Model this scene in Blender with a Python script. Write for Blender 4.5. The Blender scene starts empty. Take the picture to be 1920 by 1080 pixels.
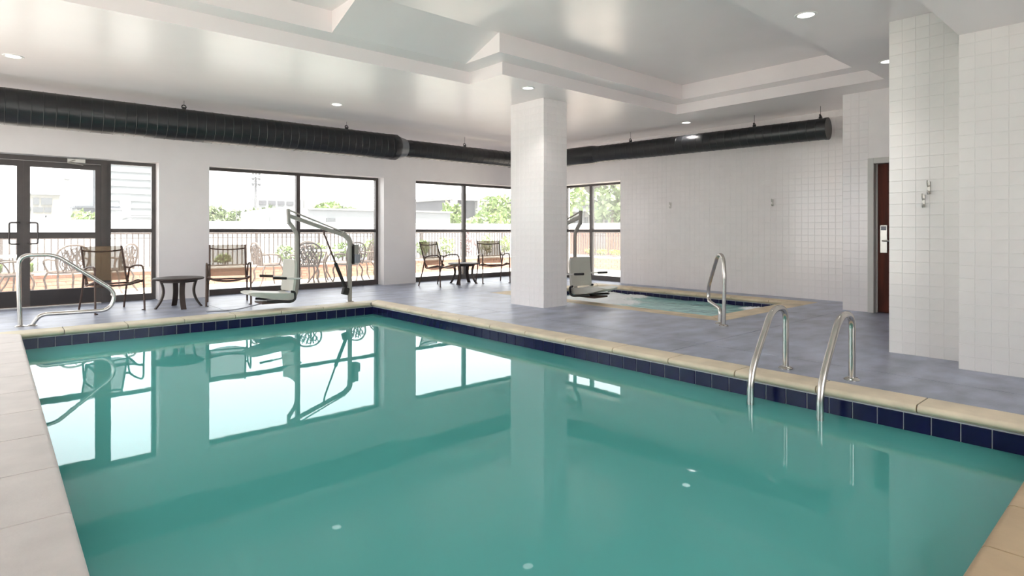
import bpy, math, random
from mathutils import Vector, Matrix, noise

random.seed(7)
scene = bpy.context.scene
C = scene.collection
PI = math.pi

# ------------------------------------------------------------------ camera
CAM_H = 1.12
FPX = 1109.8
cam_d = bpy.data.cameras.new('camera')
cam_d.sensor_width = 36.0
cam_d.lens = FPX / 1920 * 36.0
cam_d.shift_y = -(540 - 433) / 1920
cam_d.clip_start = 0.02
cam_d.clip_end = 500
cam = bpy.data.objects.new('camera', cam_d)
C.objects.link(cam)
cam.location = (0, 0, CAM_H)
cam.rotation_euler = (PI / 2, 0, math.radians(48.67 - 90))
scene.camera = cam

# ------------------------------------------------------------------ world, sun, exposure
scene.view_settings.view_transform = 'Standard'
scene.view_settings.look = 'None'
scene.view_settings.gamma = 1.0
scene.view_settings.use_curve_mapping = False
scene.view_settings.exposure = 1.66
SKY = 1.62
LAMP_W = 8.0
world = bpy.data.worlds.new('bright_overcast_sky')
scene.world = world
world.use_nodes = True
wn = world.node_tree
wn.nodes.clear()
w_out = wn.nodes.new('ShaderNodeOutputWorld')
w_bg = wn.nodes.new('ShaderNodeBackground')
w_bg.inputs['Color'].default_value = (0.99, 0.985, 1.0, 1)
w_bg.inputs['Strength'].default_value = SKY
wn.links.new(w_bg.outputs[0], w_out.inputs[0])
world.cycles.sampling_method = 'MANUAL'
world.cycles.sample_map_resolution = 256
sun_d = bpy.data.lights.new('sun', 'SUN')
sun_d.energy = 10.0
sun_d.angle = math.radians(12)
sun_d.color = (1, 0.96, 0.9)
sun = bpy.data.objects.new('sun', sun_d)
C.objects.link(sun)
sun.rotation_euler = Vector((0.0, 0.22, -1.0)).to_track_quat('-Z', 'Y').to_euler()
scene.cycles.use_denoising = True
scene.cycles.max_bounces = 14
scene.cycles.diffuse_bounces = 8
scene.cycles.transparent_max_bounces = 24
scene.cycles.caustics_reflective = False
scene.cycles.caustics_refractive = False


# ------------------------------------------------------------------ materials
M = {}


def srgb(r, g, b):
    def f(c):
        c /= 255
        return c / 12.92 if c <= 0.04045 else ((c + 0.055) / 1.055) ** 2.4
    return (f(r), f(g), f(b))


def mat(name, col, rough=0.5, metal=0.0, spec=0.5, nscale=0, namt=0.0, bump=0.0, bscale=None, coat=0.0, stretch=None):
    m = bpy.data.materials.new(name)
    m.use_nodes = True
    nt = m.node_tree
    p = nt.nodes['Principled BSDF']
    p.inputs['Base Color'].default_value = (*col, 1)
    p.inputs['Roughness'].default_value = rough
    p.inputs['Metallic'].default_value = metal
    p.inputs['Specular IOR Level'].default_value = spec
    if coat:
        p.inputs['Coat Weight'].default_value = coat
        p.inputs['Coat Roughness'].default_value = 0.08
    if nscale:
        tc = nt.nodes.new('ShaderNodeTexCoord')
        src = tc.outputs['Object']
        if stretch:
            mp = nt.nodes.new('ShaderNodeMapping')
            mp.inputs['Scale'].default_value = stretch
            nt.links.new(src, mp.inputs['Vector'])
            src = mp.outputs['Vector']
        nz = nt.nodes.new('ShaderNodeTexNoise')
        nz.inputs['Scale'].default_value = nscale
        nz.inputs['Detail'].default_value = 6
        nt.links.new(src, nz.inputs['Vector'])
        if namt:
            cr = nt.nodes.new('ShaderNodeValToRGB')
            cr.color_ramp.elements[0].position = 0.3
            cr.color_ramp.elements[1].position = 0.7
            cr.color_ramp.elements[0].color = (*[c * (1 - namt) for c in col], 1)
            cr.color_ramp.elements[1].color = (*[min(1, c * (1 + namt)) for c in col], 1)
            nt.links.new(nz.outputs['Fac'], cr.inputs['Fac'])
            nt.links.new(cr.outputs['Color'], p.inputs['Base Color'])
        if bump:
            n2 = nz
            if bscale:
                n2 = nt.nodes.new('ShaderNodeTexNoise')
                n2.inputs['Scale'].default_value = bscale
                n2.inputs['Detail'].default_value = 4
                nt.links.new(src, n2.inputs['Vector'])
            bp = nt.nodes.new('ShaderNodeBump')
            bp.inputs['Strength'].default_value = bump
            bp.inputs['Distance'].default_value = 0.01
            nt.links.new(n2.outputs['Fac'], bp.inputs['Height'])
            nt.links.new(bp.outputs['Normal'], p.inputs['Normal'])
    M[name] = m
    return m


mat('plaster_wall', (0.87, 0.835, 0.825), 0.45, nscale=3, namt=0.02, bump=0.03, bscale=60)
mat('ceiling_paint', (0.90, 0.845, 0.84), 0.26, spec=0.4, nscale=2, namt=0.015, bump=0.02, bscale=5)
mat('white_tile', (0.85, 0.825, 0.80), 0.16, nscale=5, namt=0.02, bump=0.012, bscale=9)
mat('white_tile_warm', (0.91, 0.87, 0.86), 0.16, nscale=5, namt=0.02, bump=0.012, bscale=9)
mat('grout', (0.77, 0.75, 0.73), 0.8, nscale=20, namt=0.05)
mat('grout_pale', (0.88, 0.845, 0.83), 0.8, nscale=20, namt=0.03)
mat('deck_concrete', srgb(155, 161, 179), 0.36, nscale=2.6, namt=0.3, bump=0.25, bscale=45, stretch=(1, 1.6, 1))
mat('deck_joint', (0.10, 0.105, 0.11), 0.9, nscale=30, namt=0.2)
mat('coping_white', srgb(214, 207, 203), 0.55, nscale=4.5, namt=0.07, bump=0.12, bscale=50)
mat('coping_cream', srgb(208, 199, 176), 0.55, nscale=4.5, namt=0.13, bump=0.12, bscale=50)
mat('coping_sand', srgb(224, 209, 184), 0.55, nscale=4.5, namt=0.12, bump=0.12, bscale=50)
mat('coping_tan', srgb(186, 163, 132), 0.55, nscale=4.5, namt=0.14, bump=0.12, bscale=50)
mat('spa_stone', srgb(214, 197, 168), 0.6, nscale=4, namt=0.2, bump=0.12, bscale=50)
mat('navy_tile', (0.008, 0.008, 0.05), 0.14, spec=0.35, nscale=6, namt=0.2, bump=0.01, bscale=12)
mat('joint_mortar', (0.27, 0.255, 0.235), 0.9, nscale=20, namt=0.1)
mat('tile_grout_light', (0.50, 0.51, 0.54), 0.7, nscale=20, namt=0.1)
mat('pool_plaster', (0.62, 0.80, 0.77), 0.7, nscale=2, namt=0.04)
mat('step_plaster', (0.85, 0.88, 0.86), 0.7, nscale=2, namt=0.03)
mat('bronze_frame', (0.075, 0.062, 0.058), 0.42, nscale=8, namt=0.08)
mat('door_kick', (0.022, 0.016, 0.017), 0.4, nscale=6, namt=0.1)
mat('duct_black', (0.013, 0.014, 0.016), 0.36, nscale=5, namt=0.15)
mat('duct_joint', (0.16, 0.165, 0.175), 0.35, nscale=8, namt=0.1)
mat('stainless', (0.60, 0.575, 0.54), 0.22, metal=1.0, nscale=12, namt=0.06)
mat('white_metal', (0.78, 0.77, 0.74), 0.35, nscale=6, namt=0.03)
mat('lift_paint', (0.34, 0.325, 0.295), 0.4, nscale=6, namt=0.05)
mat('lift_plastic', (0.60, 0.59, 0.53), 0.45, nscale=4, namt=0.04)
mat('black_rubber', (0.018, 0.017, 0.017), 0.6, nscale=10, namt=0.1)
mat('grey_plastic', (0.30, 0.31, 0.34), 0.5, nscale=10, namt=0.05)
mat('brown_metal', (0.085, 0.048, 0.036), 0.4, nscale=10, namt=0.12)
mat('table_brown', (0.045, 0.030, 0.026), 0.5, spec=0.35, nscale=10, namt=0.15)
mat('cherry_door', (0.085, 0.018, 0.009), 0.55, spec=0.2, nscale=3, namt=0.4, stretch=(6, 6, 0.5))
mat('door_frame_paint', (0.64, 0.63, 0.59), 0.45, nscale=4, namt=0.02)
mat('satin_nickel', (0.55, 0.53, 0.49), 0.35, metal=0.8, nscale=10, namt=0.04)
mat('patio_concrete', (0.56, 0.50, 0.44), 0.8, nscale=3, namt=0.08)
mat('ground_asphalt', (0.30, 0.30, 0.29), 0.9, nscale=1, namt=0.1)
mat('brick', (0.34, 0.17, 0.115), 0.8, nscale=14, namt=0.2)
mat('brick_mortar', (0.34, 0.26, 0.21), 0.9, nscale=14, namt=0.1)
mat('cap_stone', (0.58, 0.54, 0.49), 0.8, nscale=8, namt=0.08)
mat('soil', (0.07, 0.045, 0.03), 0.95, nscale=14, namt=0.3)
mat('railing_metal', (0.085, 0.066, 0.06), 0.5, nscale=8, namt=0.1)
mat('cast_bronze', (0.075, 0.05, 0.038), 0.5, nscale=14, namt=0.2)
mat('leaf_green', (0.125, 0.19, 0.055), 0.6, nscale=1.3, namt=0.35)
mat('leaf_light', (0.19, 0.27, 0.075), 0.6, nscale=1.3, namt=0.3)
mat('leaf_far', (0.14, 0.185, 0.08), 0.7, nscale=0.6, namt=0.25)
mat('leaf_purple', (0.20, 0.12, 0.12), 0.7, nscale=2, namt=0.3)
mat('flower_yellow', (0.55, 0.42, 0.06), 0.6, nscale=3, namt=0.2)
mat('bark', (0.12, 0.08, 0.055), 0.9, nscale=8, namt=0.25)
mat('building_white', (0.19, 0.195, 0.20), 0.8, nscale=0.4, namt=0.03)
mat('parapet_white', (0.5, 0.5, 0.5), 0.8, nscale=0.4, namt=0.03)
mat('building_grey', (0.165, 0.175, 0.18), 0.7, nscale=0.4, namt=0.06)
mat('building_beige', (0.21, 0.20, 0.175), 0.8, nscale=0.4, namt=0.05)
mat('building_dark', (0.05, 0.055, 0.066), 0.7, nscale=0.5, namt=0.08)
mat('window_dark', (0.07, 0.073, 0.076), 0.2, nscale=0.7, namt=0.1)
mat('garage_concrete', (0.21, 0.208, 0.205), 0.85, nscale=0.5, namt=0.06)
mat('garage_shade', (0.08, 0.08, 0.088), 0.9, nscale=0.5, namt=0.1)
mat('pole_grey', (0.12, 0.12, 0.125), 0.5, nscale=2, namt=0.05)
mat('wood_red', (0.30, 0.13, 0.09), 0.75, nscale=4, namt=0.2, stretch=(3, 3, 0.3))


def node_mat(name):
    m = bpy.data.materials.new(name)
    m.use_nodes = True
    m.node_tree.nodes.clear()
    M[name] = m
    return m, m.node_tree, m.node_tree.nodes, m.node_tree.links


def glass_mat():
    m, nt, n, l = node_mat('window_glass')
    o = n.new('ShaderNodeOutputMaterial')
    mx = n.new('ShaderNodeMixShader')
    fr = n.new('ShaderNodeFresnel')
    fr.inputs['IOR'].default_value = 1.25
    tr = n.new('ShaderNodeBsdfTransparent')
    tr.inputs['Color'].default_value = (0.97, 0.985, 0.98, 1)
    gl = n.new('ShaderNodeBsdfGlossy')
    gl.inputs['Roughness'].default_value = 0.02
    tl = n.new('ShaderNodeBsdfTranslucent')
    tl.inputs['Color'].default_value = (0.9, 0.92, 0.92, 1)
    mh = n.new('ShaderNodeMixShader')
    mh.inputs[0].default_value = 0.045  # small translucent share imitates daylight glare veiling the panes
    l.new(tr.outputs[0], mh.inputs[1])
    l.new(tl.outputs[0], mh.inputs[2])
    l.new(fr.outputs[0], mx.inputs[0])
    l.new(mh.outputs[0], mx.inputs[1])
    l.new(gl.outputs[0], mx.inputs[2])
    l.new(mx.outputs[0], o.inputs[0])


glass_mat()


def mesh_fabric(name, col, clear):
    m, nt, n, l = node_mat(name)
    o = n.new('ShaderNodeOutputMaterial')
    mx = n.new('ShaderNodeMixShader')
    mx.inputs[0].default_value = clear
    tr = n.new('ShaderNodeBsdfTransparent')
    df = n.new('ShaderNodeBsdfDiffuse')
    tl = n.new('ShaderNodeBsdfTranslucent')
    tc = n.new('ShaderNodeTexCoord')
    nz = n.new('ShaderNodeTexNoise')
    nz.inputs['Scale'].default_value = 40
    cr = n.new('ShaderNodeValToRGB')
    cr.color_ramp.elements[0].color = (*[c * 0.85 for c in col], 1)
    cr.color_ramp.elements[1].color = (*[c * 1.15 for c in col], 1)
    l.new(tc.outputs['Object'], nz.inputs['Vector'])
    l.new(nz.outputs['Fac'], cr.inputs['Fac'])
    l.new(cr.outputs['Color'], df.inputs['Color'])
    l.new(cr.outputs['Color'], tl.inputs['Color'])
    m2 = n.new('ShaderNodeMixShader')
    m2.inputs[0].default_value = 0.4
    l.new(df.outputs[0], m2.inputs[1])
    l.new(tl.outputs[0], m2.inputs[2])
    l.new(m2.outputs[0], mx.inputs[1])
    l.new(tr.outputs[0], mx.inputs[2])
    l.new(mx.outputs[0], o.inputs[0])


mesh_fabric('sling_fabric', (0.27, 0.20, 0.135), 0.42)


def water_mat(name, body, clear_col, clear, bscale, bump, foam=None):
    m, nt, n, l = node_mat(name)
    o = n.new('ShaderNodeOutputMaterial')
    tc = n.new('ShaderNodeTexCoord')
    mp = n.new('ShaderNodeMapping')
    mp.inputs['Scale'].default_value = (1, 0.8, 1)
    nz = n.new('ShaderNodeTexNoise')
    nz.inputs['Scale'].default_value = bscale
    nz.inputs['Detail'].default_value = 3
    nz.inputs['Roughness'].default_value = 0.55
    l.new(tc.outputs['Object'], mp.inputs['Vector'])
    l.new(mp.outputs['Vector'], nz.inputs['Vector'])
    bp = n.new('ShaderNodeBump')
    bp.inputs['Strength'].default_value = bump
    bp.inputs['Distance'].default_value = 0.01
    l.new(nz.outputs['Fac'], bp.inputs['Height'])
    df = n.new('ShaderNodeBsdfDiffuse')
    df.inputs['Color'].default_value = (*body, 1)
    tr = n.new('ShaderNodeBsdfTransparent')
    tr.inputs['Color'].default_value = (*clear_col, 1)
    mb = n.new('ShaderNodeMixShader')
    mb.inputs[0].default_value = clear
    l.new(df.outputs[0], mb.inputs[1])
    l.new(tr.outputs[0], mb.inputs[2])
    fr = n.new('ShaderNodeFresnel')
    fr.inputs['IOR'].default_value = 1.333
    l.new(bp.outputs['Normal'], fr.inputs['Normal'])
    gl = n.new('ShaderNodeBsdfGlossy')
    gl.inputs['Color'].default_value = (0.80, 0.88, 0.92, 1)  # mirror reflection dimmed and tinted blue through the gloss colour
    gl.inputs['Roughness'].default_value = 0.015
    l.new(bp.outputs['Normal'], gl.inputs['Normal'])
    ms = n.new('ShaderNodeMixShader')
    l.new(fr.outputs[0], ms.inputs[0])
    l.new(mb.outputs[0], ms.inputs[1])
    l.new(gl.outputs[0], ms.inputs[2])
    out = ms
    if foam:
        at = n.new('ShaderNodeAttribute')
        at.attribute_name = 'foam'
        fz = n.new('ShaderNodeTexNoise')
        fz.inputs['Scale'].default_value = 9
        fz.inputs['Detail'].default_value = 8
        fz.inputs['Roughness'].default_value = 0.7
        l.new(tc.outputs['Object'], fz.inputs['Vector'])
        ad = n.new('ShaderNodeMath')
        ad.operation = 'ADD'
        l.new(at.outputs['Fac'], ad.inputs[0])
        l.new(fz.outputs['Fac'], ad.inputs[1])
        cr = n.new('ShaderNodeValToRGB')
        cr.color_ramp.elements[0].position = 0.72
        cr.color_ramp.elements[1].position = 0.98
        l.new(ad.outputs[0], cr.inputs['Fac'])
        fd = n.new('ShaderNodeBsdfDiffuse')
        fd.inputs['Color'].default_value = (0.88, 0.91, 0.92, 1)
        mf = n.new('ShaderNodeMixShader')
        l.new(cr.outputs['Color'], mf.inputs[0])
        l.new(ms.outputs[0], mf.inputs[1])
        l.new(fd.outputs[0], mf.inputs[2])
        out = mf
    l.new(out.outputs[0], o.inputs[0])


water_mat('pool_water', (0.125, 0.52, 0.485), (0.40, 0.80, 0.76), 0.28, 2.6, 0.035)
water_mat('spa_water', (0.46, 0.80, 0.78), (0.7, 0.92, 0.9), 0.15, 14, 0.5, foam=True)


def emit_mat(name, col, s):
    m, nt, n, l = node_mat(name)
    o = n.new('ShaderNodeOutputMaterial')
    e = n.new('ShaderNodeEmission')
    e.inputs['Color'].default_value = (*col, 1)
    e.inputs['Strength'].default_value = s
    l.new(e.outputs[0], o.inputs[0])


emit_mat('lamp_lens', (1, 0.97, 0.93), 1.3)


# ------------------------------------------------------------------ mesh helpers
class MB:
    def __init__(self):
        self.v = []
        self.f = []

    def box(self, x0, x1, y0, y1, z0, z1):
        if x0 > x1: x0, x1 = x1, x0
        if y0 > y1: y0, y1 = y1, y0
        if z0 > z1: z0, z1 = z1, z0
        b = len(self.v)
        self.v += [(x0, y0, z0), (x1, y0, z0), (x1, y1, z0), (x0, y1, z0), (x0, y0, z1), (x1, y0, z1), (x1, y1, z1), (x0, y1, z1)]
        self.f += [tuple(b + i for i in q) for q in ((0, 3, 2, 1), (4, 5, 6, 7), (0, 1, 5, 4), (1, 2, 6, 5), (2, 3, 7, 6), (3, 0, 4, 7))]
        return self

    def obox(self, c, ax, ay, az):
        c, ax, ay, az = map(Vector, (c, ax, ay, az))
        b = len(self.v)
        for sz in (-1, 1):
            for sx, sy in ((-1, -1), (1, -1), (1, 1), (-1, 1)):
                self.v.append(tuple(c + ax * sx + ay * sy + az * sz))
        self.f += [tuple(b + i for i in q) for q in ((0, 3, 2, 1), (4, 5, 6, 7), (0, 1, 5, 4), (1, 2, 6, 5), (2, 3, 7, 6), (3, 0, 4, 7))]
        return self

    def bar(self, p, q, w, h, up=(0, 0, 1)):
        p, q = Vector(p), Vector(q)
        d = q - p
        t = d.normalized()
        u = Vector(up)
        if abs(t.dot(u)) > 0.98: u = Vector((1, 0, 0))
        s = t.cross(u).normalized()
        u = s.cross(t).normalized()
        return self.obox((p + q) / 2, d / 2, s * (w / 2), u * (h / 2))

    def tube(self, path, r, n=10, closed=False, flat=None):
        P = [Vector(p) for p in path]
        N = len(P)
        rr = r if isinstance(r, (list, tuple)) else [r] * N
        tang = []
        for i in range(N):
            a = P[(i - 1) % N] if (closed or i > 0) else P[i]
            b = P[(i + 1) % N] if (closed or i < N - 1) else P[i]
            tang.append((b - a).normalized())
        t0 = tang[0]
        ref = Vector((0, 0, 1)) if abs(t0.z) < 0.9 else Vector((1, 0, 0))
        nrm = (ref - t0 * ref.dot(t0)).normalized()
        base = len(self.v)
        for i in range(N):
            t = tang[i]
            nrm = (nrm - t * nrm.dot(t))
            if nrm.length < 1e-6: nrm = t.orthogonal()
            nrm.normalize()
            bn = t.cross(nrm)
            for k in range(n):
                a = 2 * PI * k / n
                e = flat if flat else 1.0
                self.v.append(tuple(P[i] + nrm * (math.cos(a) * rr[i]) + bn * (math.sin(a) * rr[i] * e)))
        for i in range(N if closed else N - 1):
            j = (i + 1) % N
            for k in range(n):
                k2 = (k + 1) % n
                self.f.append((base + i * n + k, base + i * n + k2, base + j * n + k2, base + j * n + k))
        if not closed:
            self.f.append(tuple(base + k for k in range(n - 1, -1, -1)))
            self.f.append(tuple(base + (N - 1) * n + k for k in range(n)))
        return self

    def lathe(self, prof, c=(0, 0, 0), n=24):
        b = len(self.v)
        m = len(prof)
        for r, z in prof:
            for k in range(n):
                a = 2 * PI * k / n
                self.v.append((c[0] + r * math.cos(a), c[1] + r * math.sin(a), c[2] + z))
        for i in range(m - 1):
            for k in range(n):
                k2 = (k + 1) % n
                self.f.append((b + i * n + k, b + i * n + k2, b + (i + 1) * n + k2, b + (i + 1) * n + k))
        self.f.append(tuple(b + k for k in range(n - 1, -1, -1)))
        self.f.append(tuple(b + (m - 1) * n + k for k in range(n)))
        return self

    def prism(self, poly, z0, z1):
        b = len(self.v)
        n = len(poly)
        self.v += [(x, y, z0) for x, y in poly] + [(x, y, z1) for x, y in poly]
        self.f.append(tuple(b + i for i in range(n - 1, -1, -1)))
        self.f.append(tuple(b + n + i for i in range(n)))
        for i in range(n):
            j = (i + 1) % n
            self.f.append((b + i, b + j, b + n + j, b + n + i))
        return self

    def quad(self, *p):
        b = len(self.v)
        self.v += [tuple(x) for x in p]
        self.f.append(tuple(range(b, b + len(p))))
        return self

    def mesh(self, name, material, smooth=False):
        me = bpy.data.meshes.new(name)
        me.from_pydata(self.v, [], self.f)
        me.materials.append(M[material])
        if smooth:
            me.polygons.foreach_set('use_smooth', [True] * len(me.polygons))
        me.update()
        return me

    def build(self, name, material, parent=None, smooth=False, bevel=0.0, loc=None):
        me = self.mesh(name, material, smooth)
        o = link(name, me, parent, loc)
        if smooth:
            md = o.modifiers.new('edge', 'EDGE_SPLIT')
            md.split_angle = math.radians(40)
        if bevel:
            md = o.modifiers.new('bevel', 'BEVEL')
            md.width = bevel
            md.segments = 2
            md.limit_method = 'ANGLE'
        return o


def link(name, me, parent=None, loc=None):
    o = bpy.data.objects.new(name, me)
    C.objects.link(o)
    if parent is not None: o.parent = parent
    if loc is not None: o.location = loc
    return o


def tag(o, label, cat, group=None, kind=None):
    o['label'] = label
    o['category'] = cat
    if group: o['group'] = group
    if kind: o['kind'] = kind
    return o


def empty(name, label, cat, loc=(0, 0, 0), rz=0.0, group=None, kind=None):
    o = bpy.data.objects.new(name, None)
    C.objects.link(o)
    o.location = loc
    o.rotation_euler = (0, 0, rz)
    return tag(o, label, cat, group, kind)


def copy_tree(o, parent=None):
    c = o.copy()
    C.objects.link(c)
    c.parent = parent
    for ch in list(o.children):
        copy_tree(ch, c)
    return c


def fillet(pts, r, n=6):
    P = [Vector(p) for p in pts]
    out = [P[0]]
    for i in range(1, len(P) - 1):
        a, b, c = P[i - 1], P[i], P[i + 1]
        u, w = (a - b), (c - b)
        ri = r[i] if isinstance(r, (list, tuple)) else r
        d = min(ri, u.length * 0.49, w.length * 0.49)
        p0, p1 = b + u.normalized() * d, b + w.normalized() * d
        for k in range(n + 1):
            t = k / n
            out.append(p0 * (1 - t) ** 2 + b * 2 * t * (1 - t) + p1 * t * t)
    out.append(P[-1])
    return out


def smooth_curve(pts, n=6):
    P = [Vector(p) for p in pts]
    out = []
    for i in range(len(P) - 1):
        p0 = P[max(0, i - 1)]
        p1, p2 = P[i], P[i + 1]
        p3 = P[min(len(P) - 1, i + 2)]
        for k in range(n):
            t = k / n
            out.append(0.5 * ((2 * p1) + (p2 - p0) * t + (2 * p0 - 5 * p1 + 4 * p2 - p3) * t * t + (3 * p1 - p0 - 3 * p2 + p3) * t ** 3))
    out.append(P[-1])
    return out


# ------------------------------------------------------------------ room dimensions
ZC = 3.05                       # ceiling soffit
Z1, Z2 = 3.206, 3.435           # the two steps of the ceiling tray
YA = 10.95                      # window wall, inner face
XB = 10.12                      # tiled wall, inner face
XL, YN = -2.4, -2.2             # walls beside and behind the camera
WZ = -0.18                      # pool water level
PX0, PX1, PY0, PY1 = 0.235, 4.49, 0.455, 8.40         # pool, tile faces
CX0, CX1, CY0, CY1 = -0.08, 4.72, 0.17, 8.67          # pool coping, outer edges
SX0, SX1, SY0, SY1 = 7.12, 9.45, 4.12, 8.03           # spa, tile faces
TX0, TX1, TY0, TY1 = 6.80, 9.75, 3.80, 8.35           # spa coping, outer edges

# ------------------------------------------------------------------ floor
floor_b = MB()


def cells(xs, ys):
    for i in range(len(xs) - 1):
        for j in range(len(ys) - 1):
            cx, cy = (xs[i] + xs[i + 1]) / 2, (ys[j] + ys[j + 1]) / 2
            if CX0 < cx < CX1 and CY0 < cy < CY1: continue
            if TX0 < cx < TX1 and TY0 < cy < TY1: continue
            yield xs[i], xs[i + 1], ys[j], ys[j + 1]


XE, YE = 10.6, 11.36
jx = [XL - 0.2, 2.47, 5.29, 8.25, XE]
jy = [YN - 0.2, 0.6, 3.17, 6.25, 9.28, YE]
ax = sorted(set(jx + [CX0, CX1, TX0, TX1]))
ay = sorted(set(jy + [CY0, CY1, TY0, TY1]))
for x0, x1, y0, y1 in cells(ax, ay):
    floor_b.box(x0, x1, y0, y1, -0.20, -0.012)
floor = floor_b.build('floor', 'deck_joint')
tag(floor, 'blue-grey brushed concrete pool deck with straight joints', 'floor', kind='structure')
G = 0.004
for i in range(len(jx) - 1):
    for j in range(len(jy) - 1):
        mb = MB()
        for x0, x1, y0, y1 in cells([x for x in ax if jx[i] <= x <= jx[i + 1]], [y for y in ay if jy[j] <= y <= jy[j + 1]]):
            mb.box(x0 + (G if x0 == jx[i] else 0), x1 - (G if x1 == jx[i + 1] else 0),
                   y0 + (G if y0 == jy[j] else 0), y1 - (G if y1 == jy[j + 1] else 0), -0.012, 0.0)
        if mb.v: mb.build('deck_slab', 'deck_concrete', floor)

# ------------------------------------------------------------------ window wall (wall_back)
DOOR = (-1.35, 2.03)
WIN2 = (2.78, 6.10)
WIN3 = (6.87, 10.02)
HEAD = 2.225
YO = 11.36
mb = MB()
xs = [XL - 0.2, DOOR[0], DOOR[1], WIN2[0], WIN2[1], WIN3[0], WIN3[1], XE]
for a, b in ((xs[0], xs[1]), (xs[2], xs[3]), (xs[4], xs[5]), (xs[6], xs[7])):
    mb.box(a, b, YA, YO, 0, HEAD)
mb.box(xs[0], XE, YA, YO, HEAD, 3.6)
wall_back = mb.build('wall_back', 'plaster_wall')
tag(wall_back, 'white plastered wall holding the wide windows and glass doors', 'wall', kind='structure')


def glazing(name, label, x0, x1, mulls, axis='x', face=11.19, rail=1.125, side=1, depth=0.09, top=HEAD):
    """frame of bronze bars with two rows of panes; axis 'x': along X at Y=face, 'y': along Y at X=face"""
    root = empty(name, label, 'window', kind='structure')

    def bx(u0, u1, w0, w1, z0, z1, nm, mt, d0, d1, par=root):
        m = MB()
        if axis == 'x': m.box(u0, u1, face + d0, face + d1, z0, z1)
        else: m.box(face + d0, face + d1, u0, u1, z0, z1)
        return m.build(nm, mt, par)
    bx(x0, x0 + 0.055, 0, 0, 0, top, 'jamb', 'bronze_frame', 0, depth)
    bx(x1 - 0.055, x1, 0, 0, 0, top, 'jamb', 'bronze_frame', 0, depth)
    bx(x0 + 0.055, x1 - 0.055, 0, 0, top - 0.05, top, 'head_rail', 'bronze_frame', 0, depth)
    bx(x0 + 0.055, x1 - 0.055, 0, 0, 0, 0.10, 'sill_rail', 'bronze_frame', -0.02, depth)
    us = [x0 + 0.055]
    for m_ in mulls:
        bx(m_ - 0.035, m_ + 0.035, 0, 0, 0.10, top - 0.05, 'mullion', 'bronze_frame', 0, depth)
        us += [m_ - 0.035, m_ + 0.035]
    us.append(x1 - 0.055)
    for k in range(0, len(us), 2):
        bx(us[k], us[k + 1], 0, 0, rail - 0.03, rail + 0.03, 'mid_rail', 'bronze_frame', 0.01, depth - 0.01)
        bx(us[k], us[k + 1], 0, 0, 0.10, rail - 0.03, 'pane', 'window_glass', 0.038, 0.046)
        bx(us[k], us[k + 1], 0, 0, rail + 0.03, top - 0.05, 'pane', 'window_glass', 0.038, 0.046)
    return root


glazing('window_1', 'wide bronze-framed window behind the pool lift beside the pool', WIN2[0], WIN2[1], [4.405])
glazing('window_2', 'bronze-framed window behind two mesh chairs and a side table', WIN3[0], WIN3[1], [8.36])
glazing('window_3', 'bronze sidelight window right of the glazed doors', 1.36, DOOR[1], [])
glazing('window_4', 'bronze sidelight window on the far side of the glazed doors', DOOR[0], -0.665, [])

# glazed double doors
door1 = empty('door_1', 'glazed bronze double doors with loop pull handles', 'door', kind='structure')
FY = 11.17
MB().box(1.285, 1.36, FY, FY + 0.11, 0, HEAD).build('door_post', 'bronze_frame', door1)
MB().box(-0.665, -0.595, FY, FY + 0.11, 0, HEAD).build('door_post', 'bronze_frame', door1)
MB().box(-0.595, 1.285, FY, FY + 0.11, HEAD - 0.07, HEAD).build('door_head', 'bronze_frame', door1)
MB().box(-0.595, 1.285, FY - 0.03, FY + 0.12, 0, 0.012).build('threshold', 'stainless', door1)
for a, b, hs in ((-0.597, 0.3508, 1), (0.3512, 1.287, -1)):
    lf = MB()
    lf.box(a, a + 0.075, FY + 0.02, FY + 0.065, 0.015, HEAD - 0.075)
    lf.box(b - 0.075, b, FY + 0.02, FY + 0.065, 0.015, HEAD - 0.075)
    lf.box(a + 0.075, b - 0.075, FY + 0.02, FY + 0.065, HEAD - 0.16, HEAD - 0.075)
    lf.box(a + 0.075, b - 0.075, FY + 0.02, FY + 0.065, 1.01, 1.10)
    leaf = lf.build('door_leaf', 'bronze_frame', door1)
    MB().box(a + 0.075, b - 0.075, FY + 0.015, FY + 0.07, 0.015, 0.245).build('kick_plate', 'door_kick', leaf)
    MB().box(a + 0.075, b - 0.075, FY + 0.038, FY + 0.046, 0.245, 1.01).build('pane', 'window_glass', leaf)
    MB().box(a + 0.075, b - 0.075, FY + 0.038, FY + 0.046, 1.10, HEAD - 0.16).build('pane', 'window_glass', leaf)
    hx = (b - 0.05) if hs == 1 else (a + 0.05)
    xo = hx - 0.11 * hs
    MB().tube(fillet([(hx, FY + 0.02, 0.93), (hx, FY - 0.035, 0.93), (xo, FY - 0.035, 0.93), (xo, FY - 0.035, 1.24), (hx, FY - 0.035, 1.24), (hx, FY + 0.02, 1.24)], 0.03), 0.011, 8).build('pull_handle', 'bronze_frame', leaf, smooth=True)
cl = MB()
cl.box(0.86, 1.08, FY - 0.045, FY + 0.005, HEAD - 0.065, HEAD - 0.012)
cl.bar((0.95, FY - 0.05, HEAD - 0.03), (0.86, FY - 0.13, HEAD - 0.085), 0.022, 0.012)
cl.bar((0.86, FY - 0.13, HEAD - 0.085), (1.05, FY - 0.04, HEAD - 0.10), 0.022, 0.012)
cl.build('door_closer', 'satin_nickel', door1)

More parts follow.
